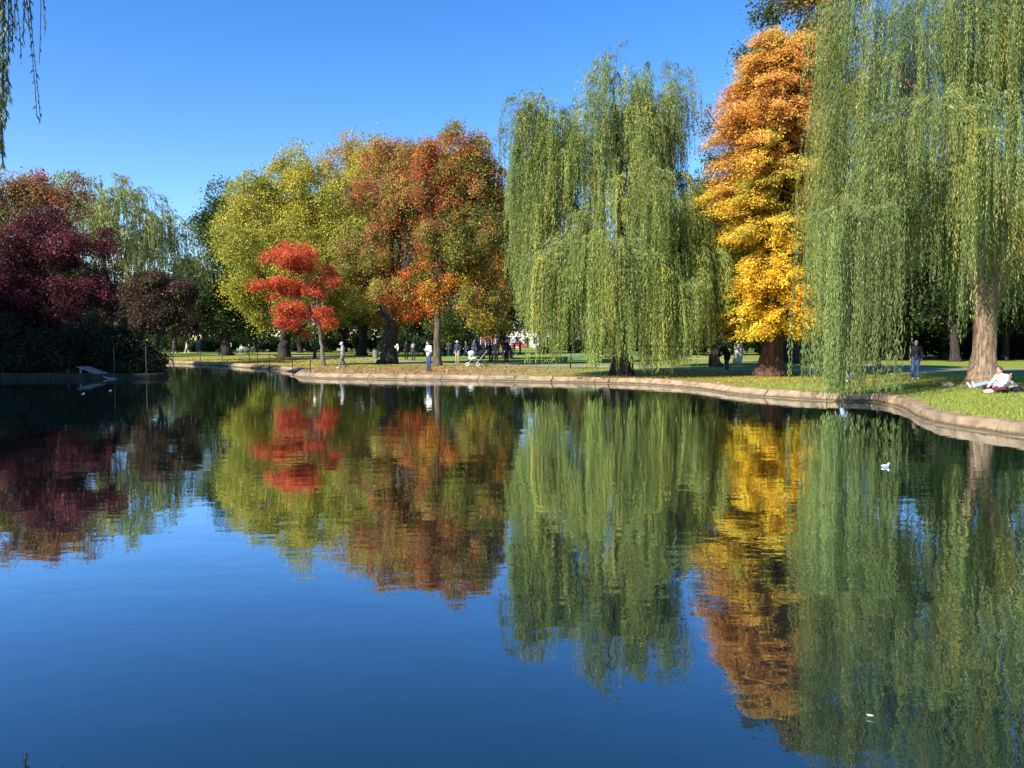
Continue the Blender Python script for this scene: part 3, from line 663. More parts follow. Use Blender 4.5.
for px, py, d_, dn in ((7,168,11.2,.014),(4,150,11.2,.02),(9,125,11.4,.02),(6,100,12.6,.02),(3,70,12.9,.02),(10,50,12.7,.03),(1,110,12.8,.03),(22,22,12.6,.04),(18,60,12.5,.06),(33,115,12.6,.08),(37,118,12.7,.10),(25,40,12.6,.06),(42,30,12.5,.08),(40,60,12.3,.16),(13,35,12.4,.05),(30,25,12.8,.06)):
    sp_at(px, py, d_, dn)
for k in range(130):
    s_ = bough[g.integers(6,len(bough)-3)] if k % 2 else b2[g.integers(5,len(b2))]
    q = s_+g.normal(0,.7,3)*[1,1,.3]
    if (q+bs)[0]/(q+bs)[1] > -.70: continue
    strand(q, q[2]-g.uniform(2,5), .09)
C, A, K = map(np.concatenate, (C, A, K)); n_ = len(C)
cr = link('crown', leaves_mesh('crown', C, A, norm(g.normal(0,1,(n_,3))), .125*g.uniform(.7,1.3,n_), .026, np.clip(K,.01,.5)), LEAFW, t)
tw.build('twigs', B_DARK, t)

# background trees: three kinds, copied
def proto(seed, pal, name, label, group, D=100, n=520):
    lb = [((0,0,8.5),(4.2,4.2,4.6)),((-2.6,.5,6.4),(2.8,2.8,2.9)),((2.7,-.6,6.6),(2.8,2.8,3.0)),((.3,-2.3,5.6),(2.9,2.6,2.5)),((-.2,2.2,6.0),(2.8,2.6,2.6)),((.6,0,11.4),(2.6,2.6,2.6)),((1.9,-1.4,4.0),(2.2,2.0,1.5)),((-2.1,-1.0,3.9),(2.2,2.0,1.5))]
    c = Crown(lb, n, 52, .55, .27, .18, pal_colour(pal), seed)
    return tree(name, label, np.array([0,0,GZ]), lb, .38, B_DARK, c, group, twigs=3, sides=10)
G1 = 'dark green trees along the far side of the park'; G2 = 'olive trees along the far side of the park'; G3 = 'russet trees along the far side of the park'
pr = [proto(61,[DKG,(.03,.055,.014),MIDG],'park_tree','dark green tree in the far belt behind the lawns',G1),
      proto(62,[(.09,.11,.025),(.13,.13,.03),MIDG],'park_tree','olive green tree in the far belt behind the lawns',G2),
      proto(63,[(.16,.09,.03),(.1,.09,.025),(.07,.08,.02)],'park_tree','russet brown tree in the far belt behind the lawns',G3)]
g = np.random.default_rng(9); first = [True]*3
spots = [(-120,70),(-60,80),(0,72),(60,78),(120,92),(175,108),(150,125),(255,112),(205,120),(300,108),(345,115),(395,100),(420,118),(455,96),(540,100),(575,118),(600,92),(640,105),(668,88),(700,108),
         (740,92),(770,84),(800,100),(830,72),(860,84),(890,66),(915,90),(945,72),(975,84),(1005,66),(905,72),(955,62),(1035,78),(1070,62),(1120,72),(1180,60),(1250,70),(470,125),(330,128),(100,120),(30,110),(650,130),(560,135),(-40,105),(880,110),(960,108),(720,130)]
for i, (px, D_) in enumerate(spots):
    k = (0,0,1,0,2,1)[i % 6] if px < 820 else (0,0,1)[i % 3]; p = foot(px, D_); s_ = g.uniform(.8,1.12); rz = g.uniform(0,6.28)
    if 430 < px < 560 or px < 260: s_ = min(s_, .85)
    if first[k]: o = pr[k]; first[k] = False; o.location = tuple(map(float,p)); o.rotation_euler = (0,0,rz); o.scale = (s_,)*3
    else: copy_thing(pr[k], p, rz, s_)
# shrubs on the left bank and in the distance
def shrub(base, r, h, pal, seed, label, group=None, n=90, ll=.13):
    lb = [((0,0,h*.55),(r,r*.8,h*.5)),((r*.3*math.cos(seed),-r*.75,h*.28),(r*.7,r*.5,h*.26)),((r*.4*math.sin(seed*2),0,h*.95),(r*.35,r*.35,h*.25)),((r*.6,0,h*.38),(r*.6,r*.6,h*.36)),((-r*.6,0,h*.4),(r*.6,r*.6,h*.38))]
    c = Crown(lb, n, 55, .24, ll, ll*.6, pal_colour(pal), seed, bsize=.5, bough=9)
    t = thing('shrub', label, 'shrub', base, 0, group); m = MB()
    for a in range(5):
        e = np.array([R.normal(0,r*.5), R.normal(0,r*.4), h*.7]); m.tube(spline([(0,0,-.05), e*[.4,.4,.5], e],3), np.linspace(.04,.012,7), 5)
    m.build('stem', B_DARK, t); link('crown', c.mesh(), LEAF, t); return t
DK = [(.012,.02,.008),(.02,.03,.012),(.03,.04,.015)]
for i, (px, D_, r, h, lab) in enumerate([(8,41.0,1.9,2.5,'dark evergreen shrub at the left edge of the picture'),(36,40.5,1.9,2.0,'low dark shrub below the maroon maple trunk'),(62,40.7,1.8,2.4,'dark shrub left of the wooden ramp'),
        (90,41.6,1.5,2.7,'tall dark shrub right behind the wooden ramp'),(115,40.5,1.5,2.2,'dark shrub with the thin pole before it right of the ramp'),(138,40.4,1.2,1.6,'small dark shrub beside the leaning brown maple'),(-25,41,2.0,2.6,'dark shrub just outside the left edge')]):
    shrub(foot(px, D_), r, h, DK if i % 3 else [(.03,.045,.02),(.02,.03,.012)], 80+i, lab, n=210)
sh = None
for i, (px, D_) in enumerate([(170,118),(200,116),(235,120),(270,122),(330,118),(365,120),(400,112),(430,115),(460,112),(560,112),(600,110),(640,100),(680,98),(760,90),(800,82),(840,80),(880,78),(920,76),(960,74),(1000,72),(1040,70),(300,125)]):
    if sh is None: sh = shrub(foot(px,D_), 3.2, 3.2, [DKG,(.025,.045,.012)], 95, 'dark bush in the low hedge line beyond the lawns', 'bushes beyond the lawns', 170, .24)
    else: copy_thing(sh, foot(px, D_), g.uniform(0,6), g.uniform(.8,1.2))

# trees on the left bank beside the frame: they shade the left point
for i, (x, y, s_) in enumerate([(-37.2,27.8,1.25),(-38.2,23.0,1.35),(-38.2,32.5,1.05),(-41.5,29.5,1.15),(-39,37,.9),(-36.8,19.0,1.3),(-42,34,1.1)]):
    o = copy_thing(pr[0], (x,y,GZ), i*1.7, s_); o['label'] = 'dark green tree on the left bank of the pond'; o['group'] = 'trees on the left bank'
# the far wood behind the park
lbw = [((x,205+8*math.sin(x*.3),7.5+1.5*math.sin(x*.7)),(9,5,8)) for x in range(-200,230,9)]
cw = Crown(lbw, 7500, 30, 1.5, .9, .6, pal_colour([(.02,.035,.012),(.03,.045,.014),(.05,.055,.02)]), 99, bough=5, bsize=.55)
tag(link('distant_woods', cw.mesh('distant_woods'), LEAF), kind='stuff')
# fallen leaves and grass blades
def scatter(name, n, box, ll, lw, pal, flatness=.35, dens=None, avoid=True):
    g_ = np.random.default_rng(len(name)+n); P = np.stack([g_.uniform(box[0],box[1],n), g_.uniform(box[2],box[3],n)],1)
    P = P[~in_poly(P, HOLE)]
    if dens is not None: P = P[g_.uniform(0,1,len(P)) < dens(P)]
    n = len(P); C = np.concatenate([P, GZ+.012+g_.uniform(0,.02,(n,1))],1); N = norm(np.array([0,0,1.])+g_.normal(0,flatness,(n,3)))
    A = np.cross(N, norm(g_.normal(0,1,(n,3)))); K = np.array(pal)[g_.integers(0,len(pal),n)]*np.exp(g_.normal(0,.25,(n,1)))
    return tag(link(name, leaves_mesh(name, C, A, N, ll*g_.uniform(.6,1.3,n), lw, K), LEAF), kind='stuff')
bump_ = lambda cx, cy, sx, sy: (lambda P: np.exp(-((P[:,0]-cx)/sx)**2-((P[:,1]-cy)/sy)**2))
scatter('fallen_leaves', 13000, (-18,6,36,56), .13, .09, [(.42,.2,.07),(.5,.3,.1),(.34,.14,.06),(.3,.22,.11)], dens=bump_(-6,44,9,8))
scatter('fallen_leaves', 26000, (2,20,22,42), .11, .07, [(.6,.36,.05),(.5,.25,.05),(.34,.18,.06),(.55,.42,.09)], dens=bump_(11.5,34,5.5,4.5))
scatter('fallen_leaves', 9000, (-36,-10,52,82), .17, .11, [(.45,.38,.06),(.4,.28,.06)], dens=bump_(-20,66,10,12))
g_ = np.random.default_rng(3); n = 170000; P = np.stack([g_.uniform(7,26,n), g_.uniform(12,36,n)],1); P = P[~in_poly(P, HOLE)]
P = P[(g_.uniform(0,1,len(P)) < np.clip(1.35-(P[:,1]-14)/22,.2,1))]; n = len(P)
C = np.concatenate([P, np.full((n,1),GZ)],1); hgt = g_.uniform(.03,.085,n)[:,None]; az = g_.uniform(0,6.28,n)
sdv = np.stack([np.cos(az),np.sin(az),0*az],1)*.012; tip = C+np.stack([g_.normal(0,.025,n),g_.normal(0,.025,n),hgt[:,0]],1)
K = np.array([(.18,.25,.04),(.24,.29,.055),(.30,.31,.075)])[g_.integers(0,3,n)]*np.exp(g_.normal(0,.2,(n,1)))
tag(link('grass', quads_mesh('grass', np.stack([C-sdv,C+sdv,tip],1).reshape(-1,3), K, 3), GRASSM), kind='stuff')

# ------------------------------------------------------------------ people
CLOTH = {}
def cloth(col, rough=.85):
    k = tuple(col)+(rough,)
    if k not in CLOTH: CLOTH[k] = plain('cloth_%d' % len(CLOTH), col, rough, .15, 0, .18, 9, .004)
    return CLOTH[k]
SKINC = [plain('skin_fair', (.52,.32,.23), .55, .35, 0, .06, 12), plain('skin_tan', (.36,.2,.13), .55, .35, 0, .06, 12)]
def remesh(mb, name, vox, mat, parent, smooth_it=2):
    me = mb.mesh('tmp'); o = bpy.data.objects.new('tmp', me); COL.objects.link(o)
    m = o.modifiers.new('r', 'REMESH'); m.mode = 'VOXEL'; m.voxel_size = vox
    if smooth_it: sm = o.modifiers.new('s', 'SMOOTH'); sm.factor = .5; sm.iterations = smooth_it
    dg = bpy.context.evaluated_depsgraph_get(); dg.update()
    res = bpy.data.meshes.new_from_object(o.evaluated_get(dg)); bpy.data.objects.remove(o); bpy.data.meshes.remove(me)
    res.name = name; res.materials.clear(); return link(name, res, mat, parent, True)
def joints(**over):
    J = dict(pelvis=(0,0,.95), waist=(0,0,1.1), chest=(0,0,1.29), neck=(0,-.005,1.45), head=(0,.02,1.585), face=(0,1,0),
             shL=(-.18,0,1.39), elL=(-.225,-.03,1.12), wrL=(-.215,.07,.89), shR=(.18,0,1.39), elR=(.225,-.03,1.12), wrR=(.215,.07,.89),
             hiL=(-.09,0,.92), knL=(-.095,.03,.49), anL=(-.10,0,.075), hiR=(.09,0,.92), knR=(.095,.03,.49), anR=(.10,0,.075),
             toeL=(-.11,.15,.03), toeR=(.11,.15,.03))
    J.update(over); return {k: np.array(v, float) for k, v in J.items()}
WALK = dict(knL=(-.09,.16,.50), anL=(-.09,.26,.085), toeL=(-.09,.41,.06), knR=(.09,-.02,.49), anR=(.09,-.26,.14), toeR=(.09,-.13,.035), elL=(-.22,-.14,1.14), wrL=(-.20,-.10,.90), elR=(.22,.06,1.13), wrR=(.20,.2,.93))
PHONE = dict(elL=(-.21,.02,1.12), wrL=(-.09,.22,1.2), elR=(.21,.02,1.12), wrR=(.07,.23,1.22), head=(0,.055,1.57))
SIT = dict(pelvis=(0,0,.55), waist=(0,-.03,.70), chest=(0,-.03,.89), neck=(0,-.01,1.05), head=(0,.03,1.18), shL=(-.18,-.02,.99), elL=(-.22,.06,.74), wrL=(-.13,.28,.68), shR=(.18,-.02,.99), elR=(.22,.06,.74), wrR=(.13,.28,.68),
           hiL=(-.09,0,.53), hiR=(.09,0,.53), knL=(-.1,.43,.53), knR=(.1,.43,.53), anL=(-.1,.42,.09), anR=(.1,.42,.09), toeL=(-.11,.57,.04), toeR=(.11,.57,.04))
GSIT = dict(pelvis=(0,0,.13), waist=(0,.0,.27), chest=(0,.06,.46), neck=(0,.11,.61), head=(0,.17,.735), shL=(-.17,.06,.56), elL=(-.24,.2,.34), wrL=(-.14,.40,.27), shR=(.17,.06,.56), elR=(.24,.2,.34), wrR=(.14,.40,.27),
           hiL=(-.1,.02,.12), hiR=(.1,.02,.12), knL=(-.37,.36,.19), knR=(.37,.36,.19), anL=(.04,.46,.08), anR=(-.06,.50,.08), toeL=(.17,.46,.06), toeR=(-.19,.5,.06))
LIE = dict(pelvis=(0,0,.12), waist=(0,-.16,.14), chest=(0,-.34,.20), neck=(0,-.48,.30), head=(0,-.57,.42), shL=(-.17,-.43,.25), elL=(-.28,-.55,.09), wrL=(-.2,-.33,.06), shR=(.17,-.43,.25), elR=(.28,-.55,.09), wrR=(.2,-.33,.06),
           hiL=(-.09,.03,.11), hiR=(.09,.03,.11), knL=(-.1,.45,.20), knR=(.12,.46,.14), anL=(-.07,.88,.09), anR=(.09,.9,.07), toeL=(-.09,.95,.22), toeR=(.14,.97,.19))
BEND = dict(waist=(0,.07,1.08), chest=(0,.20,1.22), neck=(0,.33,1.33), head=(0,.43,1.40), shL=(-.18,.24,1.30), elL=(-.22,.32,1.03), wrL=(-.16,.46,.84), shR=(.18,.24,1.30), elR=(.23,.30,1.02), wrR=(.2,.42,.8))
PUSH = dict(elL=(-.22,.05,1.13), wrL=(-.2,.32,1.02), elR=(.22,.05,1.13), wrR=(.2,.32,1.02))
def hand(mb, wr, el, side, k):
    """palm, thumb and four unequal, slightly curled fingers"""
    d = norm(wr-el); s_ = norm(np.cross(d, [0,0,1.]) if abs(d[2]) < .9 else np.array([0.,1,0])); n_ = np.cross(s_, d)
    mb.capsule(wr, wr+d*.075, .024, .034)
    for q, (off, L) in enumerate(((-.030,.062),(-.010,.074),(.011,.070),(.031,.054))):
        a = wr+d*.085+s_*off; b = a+d*L*.55-n_*.010; c = b+d*L*.4-n_*.024
        mb.capsule(a-d*.02, b, .0095, .009, 6); mb.capsule(b, c, .009, .0075, 6)
    a = wr+d*.03+s_*.030*side; mb.capsule(a, a+d*.035+s_*.028*side, .012, .010, 6); mb.capsule(a+d*.035+s_*.028*side, a+d*.065+s_*.03*side-n_*.012, .010, .008, 6)
def person(label, loc, rz, top, trousers, hair, shoes=(.03,.03,.03), pose=None, H=1.7, long_hair=False, cap=None, skin=0, coat=False, group=None, fine=False, slim=1.0, bag=None):
    J = joints(**(pose or {})); t = thing('person', label, 'person', loc, rz, group); sc = H/1.71
    mb = MB(); c = mb.capsule; w_ = slim
    c(J['pelvis'], J['waist'], .125*w_, .115*w_); c(J['waist'], J['chest'], .112*w_, .135*w_)
    c(J['hiL'], J['hiR'], .10*w_, .10*w_); c(J['shL']*.9+J['chest']*.1, J['shR']*.9+J['chest']*.1, .062, .062)
    c(J['chest'], J['neck'], .11*w_, .055); c(J['neck'], J['head']*.8+J['neck']*.2, .052, .05)
    up = norm(J['head']-J['neck']); fw = J['face']-up*np.dot(J['face'], up); fw = norm(fw); sx = np.cross(fw, up); M = np.stack([sx, fw, up], 1); h = J['head']
    mb.ball(h+up*.02, (.074,.093,.108), 14, 10, M); mb.ball(h+fw*.022-up*.05, (.056,.066,.062), 12, 8, M)
    c(h+fw*.092+up*.012, h+fw*.108-up*.02, .009, .014, 6); mb.ball(h+fw*.078-up*.058, (.024,.012,.009), 8, 6, M)
    for s_ in (-1,1): mb.ball(h+sx*.076*s_-up*.004-fw*.004, (.011,.02,.03), 8, 6, M)
    for S, sgn in (('L',-1),('R',1)):
        c(J['sh'+S], J['el'+S], .05*w_, .04); c(J['el'+S], J['wr'+S], .04, .027); hand(mb, J['wr'+S], J['el'+S], -sgn, sc)
        c(J['hi'+S], J['kn'+S], .085*w_, .056); c(J['kn'+S], J['kn'+S]*.6+J['an'+S]*.4, .055, .056); c(J['kn'+S]*.6+J['an'+S]*.4, J['an'+S], .056, .04); c(J['an'+S]-[0,0,.02], J['toe'+S], .042, .03)
    vx = .0085 if fine else .012
    parts = [remesh(mb, 'body', vx, SKINC[skin], t)]
    up_ = MB(); c = up_.capsule
    c(J['pelvis']+(J['waist']-J['pelvis'])*(-.35 if coat else .05), J['waist'], .15*w_, .138*w_); c(J['waist'], J['chest'], .138*w_, .158*w_)
    c(J['shL']*.9+J['chest']*.1, J['shR']*.9+J['chest']*.1, .078, .078); c(J['chest'], J['neck']*.75+J['chest']*.25, .125*w_, .085)
    if coat:
        for S in 'LR': c(J['hi'+S], J['hi'+S]*.55+J['kn'+S]*.45, .125*w_, .115*w_)
    for S in 'LR': c(J['sh'+S], J['el'+S], .068*w_, .057); c(J['el'+S], J['wr'+S]*.93+J['el'+S]*.07, .057, .042)
    parts.append(remesh(up_, 'coat' if coat else 'top', .014, cloth(top), t))
    lo = MB(); c = lo.capsule; c(J['hiL'], J['hiR'], .118*w_, .118*w_); c(J['pelvis'], J['pelvis']+(J['waist']-J['pelvis'])*.5, .135*w_, .128*w_)
    for S in 'LR': c(J['hi'+S], J['kn'+S], .103*w_, .072); c(J['kn'+S], J['an'+S]*.93+J['kn'+S]*.07, .072, .056)
    parts.append(remesh(lo, 'trousers', .014, cloth(trousers), t))
    for S in 'LR':
        sh = MB(); a_, b_ = J['an'+S], J['toe'+S]; sh.capsule(a_-norm(b_-a_)*.03-[0,0,.005], b_, .05, .04); parts.append(remesh(sh, 'shoe', .012, cloth(shoes, .6), t, 1))
    hr = MB(); hr.ball(h+up*.032-fw*.018, (.086,.097,.106), 12, 8, M); hr.ball(h-fw*.055-up*.02, (.075,.055,.08), 10, 8, M)
    if long_hair: hr.capsule(h-fw*.05-up*.02, h-fw*.085-up*.2, .07, .06)
    parts.append(remesh(hr, 'hair', .013, cloth(hair, .5), t))
    if cap:
        cp = MB(); cp.ball(h+up*.058-fw*.01, (.093,.106,.085), 12, 8, M); cp.capsule(h+up*.05+fw*.08-sx*.05, h+up*.045+fw*.12+sx*.05, .02, .02, 8); cp.capsule(h+up*.05+fw*.09+sx*.05, h+up*.045+fw*.15, .018, .014, 8)
        parts.append(remesh(cp, 'cap', .012, cloth(cap), t))
    for s_ in (-1,1):
        e = MB(); e.ball(h+sx*.031*s_+fw*.087+up*.022, (.011,.008,.008), 8, 6, M); parts.append(e.build('eye', cloth((.02,.015,.012), .2), t, True))
    if bag is not None:
        bg_ = MB(); bg_.ball(J['chest']-fw*.2-up*.05, (.15,.1,.22), 12, 10, M); parts.append(remesh(bg_, 'backpack', .015, cloth(bag), t))
    t.scale = (sc,)*3; return t
BLK=(.015,.015,.018); NAVY=(.02,.03,.07); JEAN=(.06,.09,.18); LJEAN=(.22,.36,.58); WHT=(.60,.59,.57); GRY=(.2,.2,.21); DHAIR=(.025,.016,.012); BHAIR=(.12,.07,.035); KHA=(.3,.25,.17)
Gp = lambda px, py: gnd(px, py)
pi = math.pi   # rz: 0 faces away from the camera (+Y), pi faces the camera, pi/2 faces left
person('woman in a white top and blue jeans standing alone at the kerb', Gp(429,371.6), pi*.75, WHT, (.055,.07,.14), DHAIR, (.1,.08,.07), H=1.68, long_hair=True, slim=.95, fine=True, pose=dict(PHONE), group=None)
person('person in a grey jacket and white cap walking beside the small scarlet tree', Gp(343,368.6), pi*.6, (.22,.22,.22), (.16,.16,.16), BHAIR, (.5,.45,.4), dict(WALK, **PHONE), 1.62, cap=(.75,.73,.7), fine=True)
person('person with a pink top strolling on the far left path', Gp(187,353.2), pi*.5, (.75,.35,.36), (.6,.55,.52), DHAIR, WHT, WALK, 1.62, long_hair=True)
person('person all in blue walking on the far left path', Gp(199,354), pi*1.2, (.09,.15,.36), (.07,.1,.22), DHAIR, GRY, WALK, 1.75)
person('person in a dark purple coat seen behind the leaning brown maple', Gp(174,353), pi*.5, (.08,.06,.16), NAVY, DHAIR, WHT, WALK, 1.66, coat=True)
person('person with a pale grey top standing left of the shaded tree trunk', Gp(230,352.8), pi*1.0, (.42,.42,.46), (.1,.09,.08), DHAIR, BLK, None, 1.66)
person('person with white shirt waiting just right of the gnarled dark trunk', Gp(396,360.5), pi*.9, WHT, (.05,.05,.05), DHAIR, BLK, None, 1.68)
person('person in a black coat right of the one in the white shirt', Gp(406.5,359.8), pi*.1, BLK, BLK, DHAIR, BLK, None, 1.74, coat=True)
person('person with dark coat and grey backpack left of the woman in white', Gp(413.5,360.6), 0, (.04,.045,.05), (.03,.03,.03), DHAIR, BLK, None, 1.68, coat=True, bag=(.25,.25,.25))
person('person with white cap and khaki trousers at the left end of the standing group', Gp(457.5,364.4), pi*.85, (.045,.045,.06), (.28,.26,.19), BHAIR, KHA, None, 1.70, cap=(.8,.8,.8))
person('person with black clothes gripping the handle of the white stroller', Gp(468.6,362.6), pi*1.45, BLK, (.02,.02,.022), DHAIR, BLK, PUSH, 1.3)
person('slim person in black right of the dark stroller', Gp(490,362.6), pi*.5, BLK, BLK, DHAIR, BLK, PUSH, 1.70)
person('heavier person in a long black coat in the middle of the standing group', Gp(496.3,363.2), pi*.8, BLK, BLK, DHAIR, BLK, None, 1.72, coat=True, slim=1.15)
person('person with dark navy coat at the right end of the standing group', Gp(506,362.8), pi*1.2, (.012,.014,.03), BLK, BHAIR, BLK, None, 1.80, coat=True, slim=1.1)
person('person in a black jacket and jeans bending forward left of the golden tree', Gp(727,372.2), pi*.55, (.008,.008,.01), (.05,.07,.14), DHAIR, (.5,.4,.35), dict(BEND), 1.76, coat=True, slim=1.12)
person('person in a green hooded jacket and jeans with white shoes right of the golden tree', Gp(804,375.4), pi*1.0, (.03,.13,.05), (.04,.06,.12), DHAIR, WHT, PHONE, 1.68, slim=1.08, fine=True)
person('person in light blue jeans half hidden by the lowest willow strands', Gp(844,382.6), pi*.5, (.10,.12,.08), LJEAN, BHAIR, (.6,.6,.6), WALK, 1.66, fine=True)
person('person in dark clothes and white shoes under the big willow', Gp(879.5,373), pi*.5, BLK, (.03,.035,.06), DHAIR, WHT, WALK, 1.72)
person('person in blue jeans standing in the shade of the big willow', Gp(915,379.6), pi*.9, (.03,.03,.035), (.06,.09,.2), DHAIR, (.4,.4,.4), None, 1.72, fine=True)
person('person in light blue jeans lying on the sunny grass by the willow trunk', Gp(992,388.6)+np.array([.12,0,.0]), pi*.54, (.5,.47,.42), LJEAN, DHAIR, (.5,.47,.4), LIE, 1.72, fine=True)
person('person in a white shirt and maroon trousers sitting cross-legged on the grass', Gp(1003,393.2), pi*.58, (.60,.585,.57), (.10,.025,.04), (.09,.045,.025), (.05,.03,.03), GSIT, 1.72, long_hair=False, fine=True)
# distant strollers: copies of two figures made smaller in the picture by distance only
Gc = 'people gathered in the distance beyond the red trees'; Lc_ = 'distant person in dark clothes in the crowd beyond the red trees'
fa = [person(Lc_, foot(445,84), 1.0, (.03,.035,.06), BLK, DHAIR, BLK, None, 1.7, group=Gc, coat=True), person(Lc_, foot(449,80), 2.6, (.05,.045,.05), NAVY, DHAIR, GRY, WALK, 1.68, group=Gc), person(Lc_, foot(474,83), 3.0, (.06,.06,.1), JEAN, BHAIR, GRY, None, 1.72, group=Gc)]
for i, (px, D_) in enumerate([(462,88),(466,82),(478,90),(483,86),(487,92),(453,92),(520,96),(514,90),(418,90),(424,86),(498,94),(471,95)]):
    copy_thing(fa[i % 3], foot(px, D_), i*1.9, 1.7/1.71*(.94+.03*(i % 4)))
# seated pair on a bench far left are built after the bench

# ------------------------------------------------------------------ park furniture
GREENP = plain('green_paint', (.10,.16,.06), .5, .4, 0, .2, 8); IRON = plain('black_iron', (.02,.022,.022), .5, .4, .3, .2, 9)
def bench(label, loc, rz, L=1.9, group='green slatted park benches'):
    t = thing('park_bench', label, 'bench', loc, rz, group)
    s_ = MB()
    for k in range(5): s_.box((0,-.18+k*.095,.45), (L,.075,.035))
    s_.build('seat', GREENP, t, bevel=.006); b_ = MB()
    for k in range(4): b_.box((0,-.27-.022*k,.56+k*.105), (L,.03,.08))
    b_.build('backrest', GREENP, t, bevel=.006)
    for x in (-L/2+.18, L/2-.18):
        m = MB(); m.tube(spline([(x,.24,.0),(x,.20,.2),(x,.22,.42),(x,0,.415),(x,-.20,.42)],4), .028, 6); m.build('leg', IRON, t, True)
        m = MB(); m.tube(spline([(x,-.34,0),(x,-.24,.25),(x,-.235,.45),(x,-.33,.93)],4), .028, 6); m.build('leg', IRON, t, True)
        m = MB(); m.tube(spline([(x,-.26,.66),(x,0,.67),(x,.2,.62),(x,.22,.43)],4), .022, 6); m.build('armrest', IRON, t, True)
    return t
bench('green slatted bench right of the person in the green jacket', foot(824,35.5), pi*1.0, 2.0)
bench('green bench seen through the left strands of the middle willow', foot(583,46.5), pi*.95)
bench('green bench on the far side of the middle willow trunk', foot(633,55), pi*1.02)
bench('green bench in shade beside the trunk of the shaded far left tree', foot(246,97.5), pi*1.0)
person('person in light grey sitting at the left end of the far shaded bench', foot(241.5,97.3)+np.array([0,0,-.02]), pi, (.45,.45,.47), (.2,.2,.22), BHAIR, WHT, SIT, 1.66)
person('person in black sitting at the right end of the far shaded bench', foot(249,97.3)+np.array([0,0,-.02]), pi, BLK, BLK, DHAIR, BLK, SIT, 1.74)
# litter bin
t = thing('litter_bin', 'grey round litter bin on the grass left of the gnarled trunk', 'bin', foot(375.5,74))
m = MB(); m.tube([(0,0,0),(0,0,.04),(0,0,.4),(0,0,.82)], [.25,.28,.29,.30], 20); m.build('body', plain('bin_grey', (.16,.17,.17), .6, .4, .2), t)
m = MB(); m.tube([(0,0,.82),(0,0,.86),(0,0,.93),(0,0,.97)], [.32,.32,.26,.10], 20); m.build('lid', IRON, t)
# lamp post
def lamp(label, loc):
    t = thing('street_lamp', label, 'lamp post', loc)
    m = MB(); m.tube([(0,0,0),(0,0,.12),(0,0,.16),(0,0,.55),(0,0,.65),(0,0,.7)], [.24,.24,.18,.14,.16,.08], 12); m.build('base', IRON, t)
    m = MB(); m.tube([(0,0,.68),(0,0,1.5),(0,0,3.0),(0,0,3.05),(0,0,3.12)], [.075,.06,.05,.08,.06], 12); m.build('pole', IRON, t)
    m = MB(); m.tube([(0,0,3.12),(0,0,3.2),(0,0,3.45),(0,0,3.6),(0,0,3.68)], [.08,.14,.19,.17,.1], 12); m.build('globe', plain('opal_glass', (.75,.74,.7), .3, .5, 0, .03), t, True)
    m = MB(); m.tube([(0,0,3.66),(0,0,3.7),(0,0,3.78),(0,0,3.9)], [.2,.18,.08,.015], 12); m.build('cap', IRON, t); return t
lamp('black lamp post standing behind the small scarlet tree', foot(314.6,72))
# post and wire fence by the water
t = thing('wire_fence', 'low black post and wire fence along the left arm of the pond', 'fence', (0,0,GZ))
fp = [foot(px, D_, 0) for px, D_ in ((310,40.9),(292,43.5),(269,49.5),(257.5,54),(249,58.5),(222,63),(200,64.5))]
for k, p in enumerate(fp):
    m = MB(); m.tube([(p[0],p[1],-.35),(p[0],p[1],.3),(p[0],p[1],.84),(p[0],p[1],.87)], [.03,.028,.028,.012], 7); m.build('post', IRON, t)
for z_ in (.42,.8):
    for a, b_ in zip(fp[:-1], fp[1:]):
        m = MB(); m.tube([(a[0],a[1],z_),((a[0]+b_[0])/2,(a[1]+b_[1])/2,z_-.05),(b_[0],b_[1],z_)], .006, 5); m.build('wire', IRON, t)
for px, D_, h, lab in ((67,38.6,.5,'short thin grey pole in the water by the left edge'),(113.5,38.7,1.55,'tall thin grey pole rising from the water beside the wooden ramp'),(145.5,38.8,1.6,'thin grey pole in the water before the leaning maple'),(172.5,40.3,1.9,'thin dark stake in the water at the tip of the left bank')):
    p = foot(px, D_, 0); o = MB().tube([(0,0,-.5),(.01,0,h*.5),(0,.01,h),(0,.01,h+.03)], [.026,.024,.022,.01], 8).build('water_pole', plain('pole_grey', (.06,.058,.055), .8), None, True)
    o.location = tuple(map(float,p)); tag(o, lab, 'pole', 'thin poles in the pond')
# ramp
PLK = plain('weathered_plank', (.30,.26,.24), .85, .2, 0, .3, 5, .004)
A_, B_ = at(82.5,366.5,39.4), foot(117,38.0,-.03); t = thing('wooden_ramp', 'weathered board ramp sloping from the left bank down into the water', 'ramp', A_)
d = B_-A_; L = np.linalg.norm(d); u = d/L; s_ = norm(np.cross(u,[0,0,1.])); n_ = np.cross(s_,u); M = np.stack([u,s_,n_],1)
m = MB()
for k in range(4): m.box(u*L/2+s_*(k-1.5)*.17, (L,.155,.035), M=M)
m.build('deck', PLK, t, bevel=.004); m = MB()
for k in range(7): m.box(u*L*(k+.7)/7.4+n_*.032, (.045,.66,.03), M=M)
m.build('cleats', PLK, t)
m = MB()
for s2 in (-1,1): m.box(u*.25+s_*s2*.24+np.array([0,0,-.33]), (.07,.07,.62))
m.build('support', PLK, t)
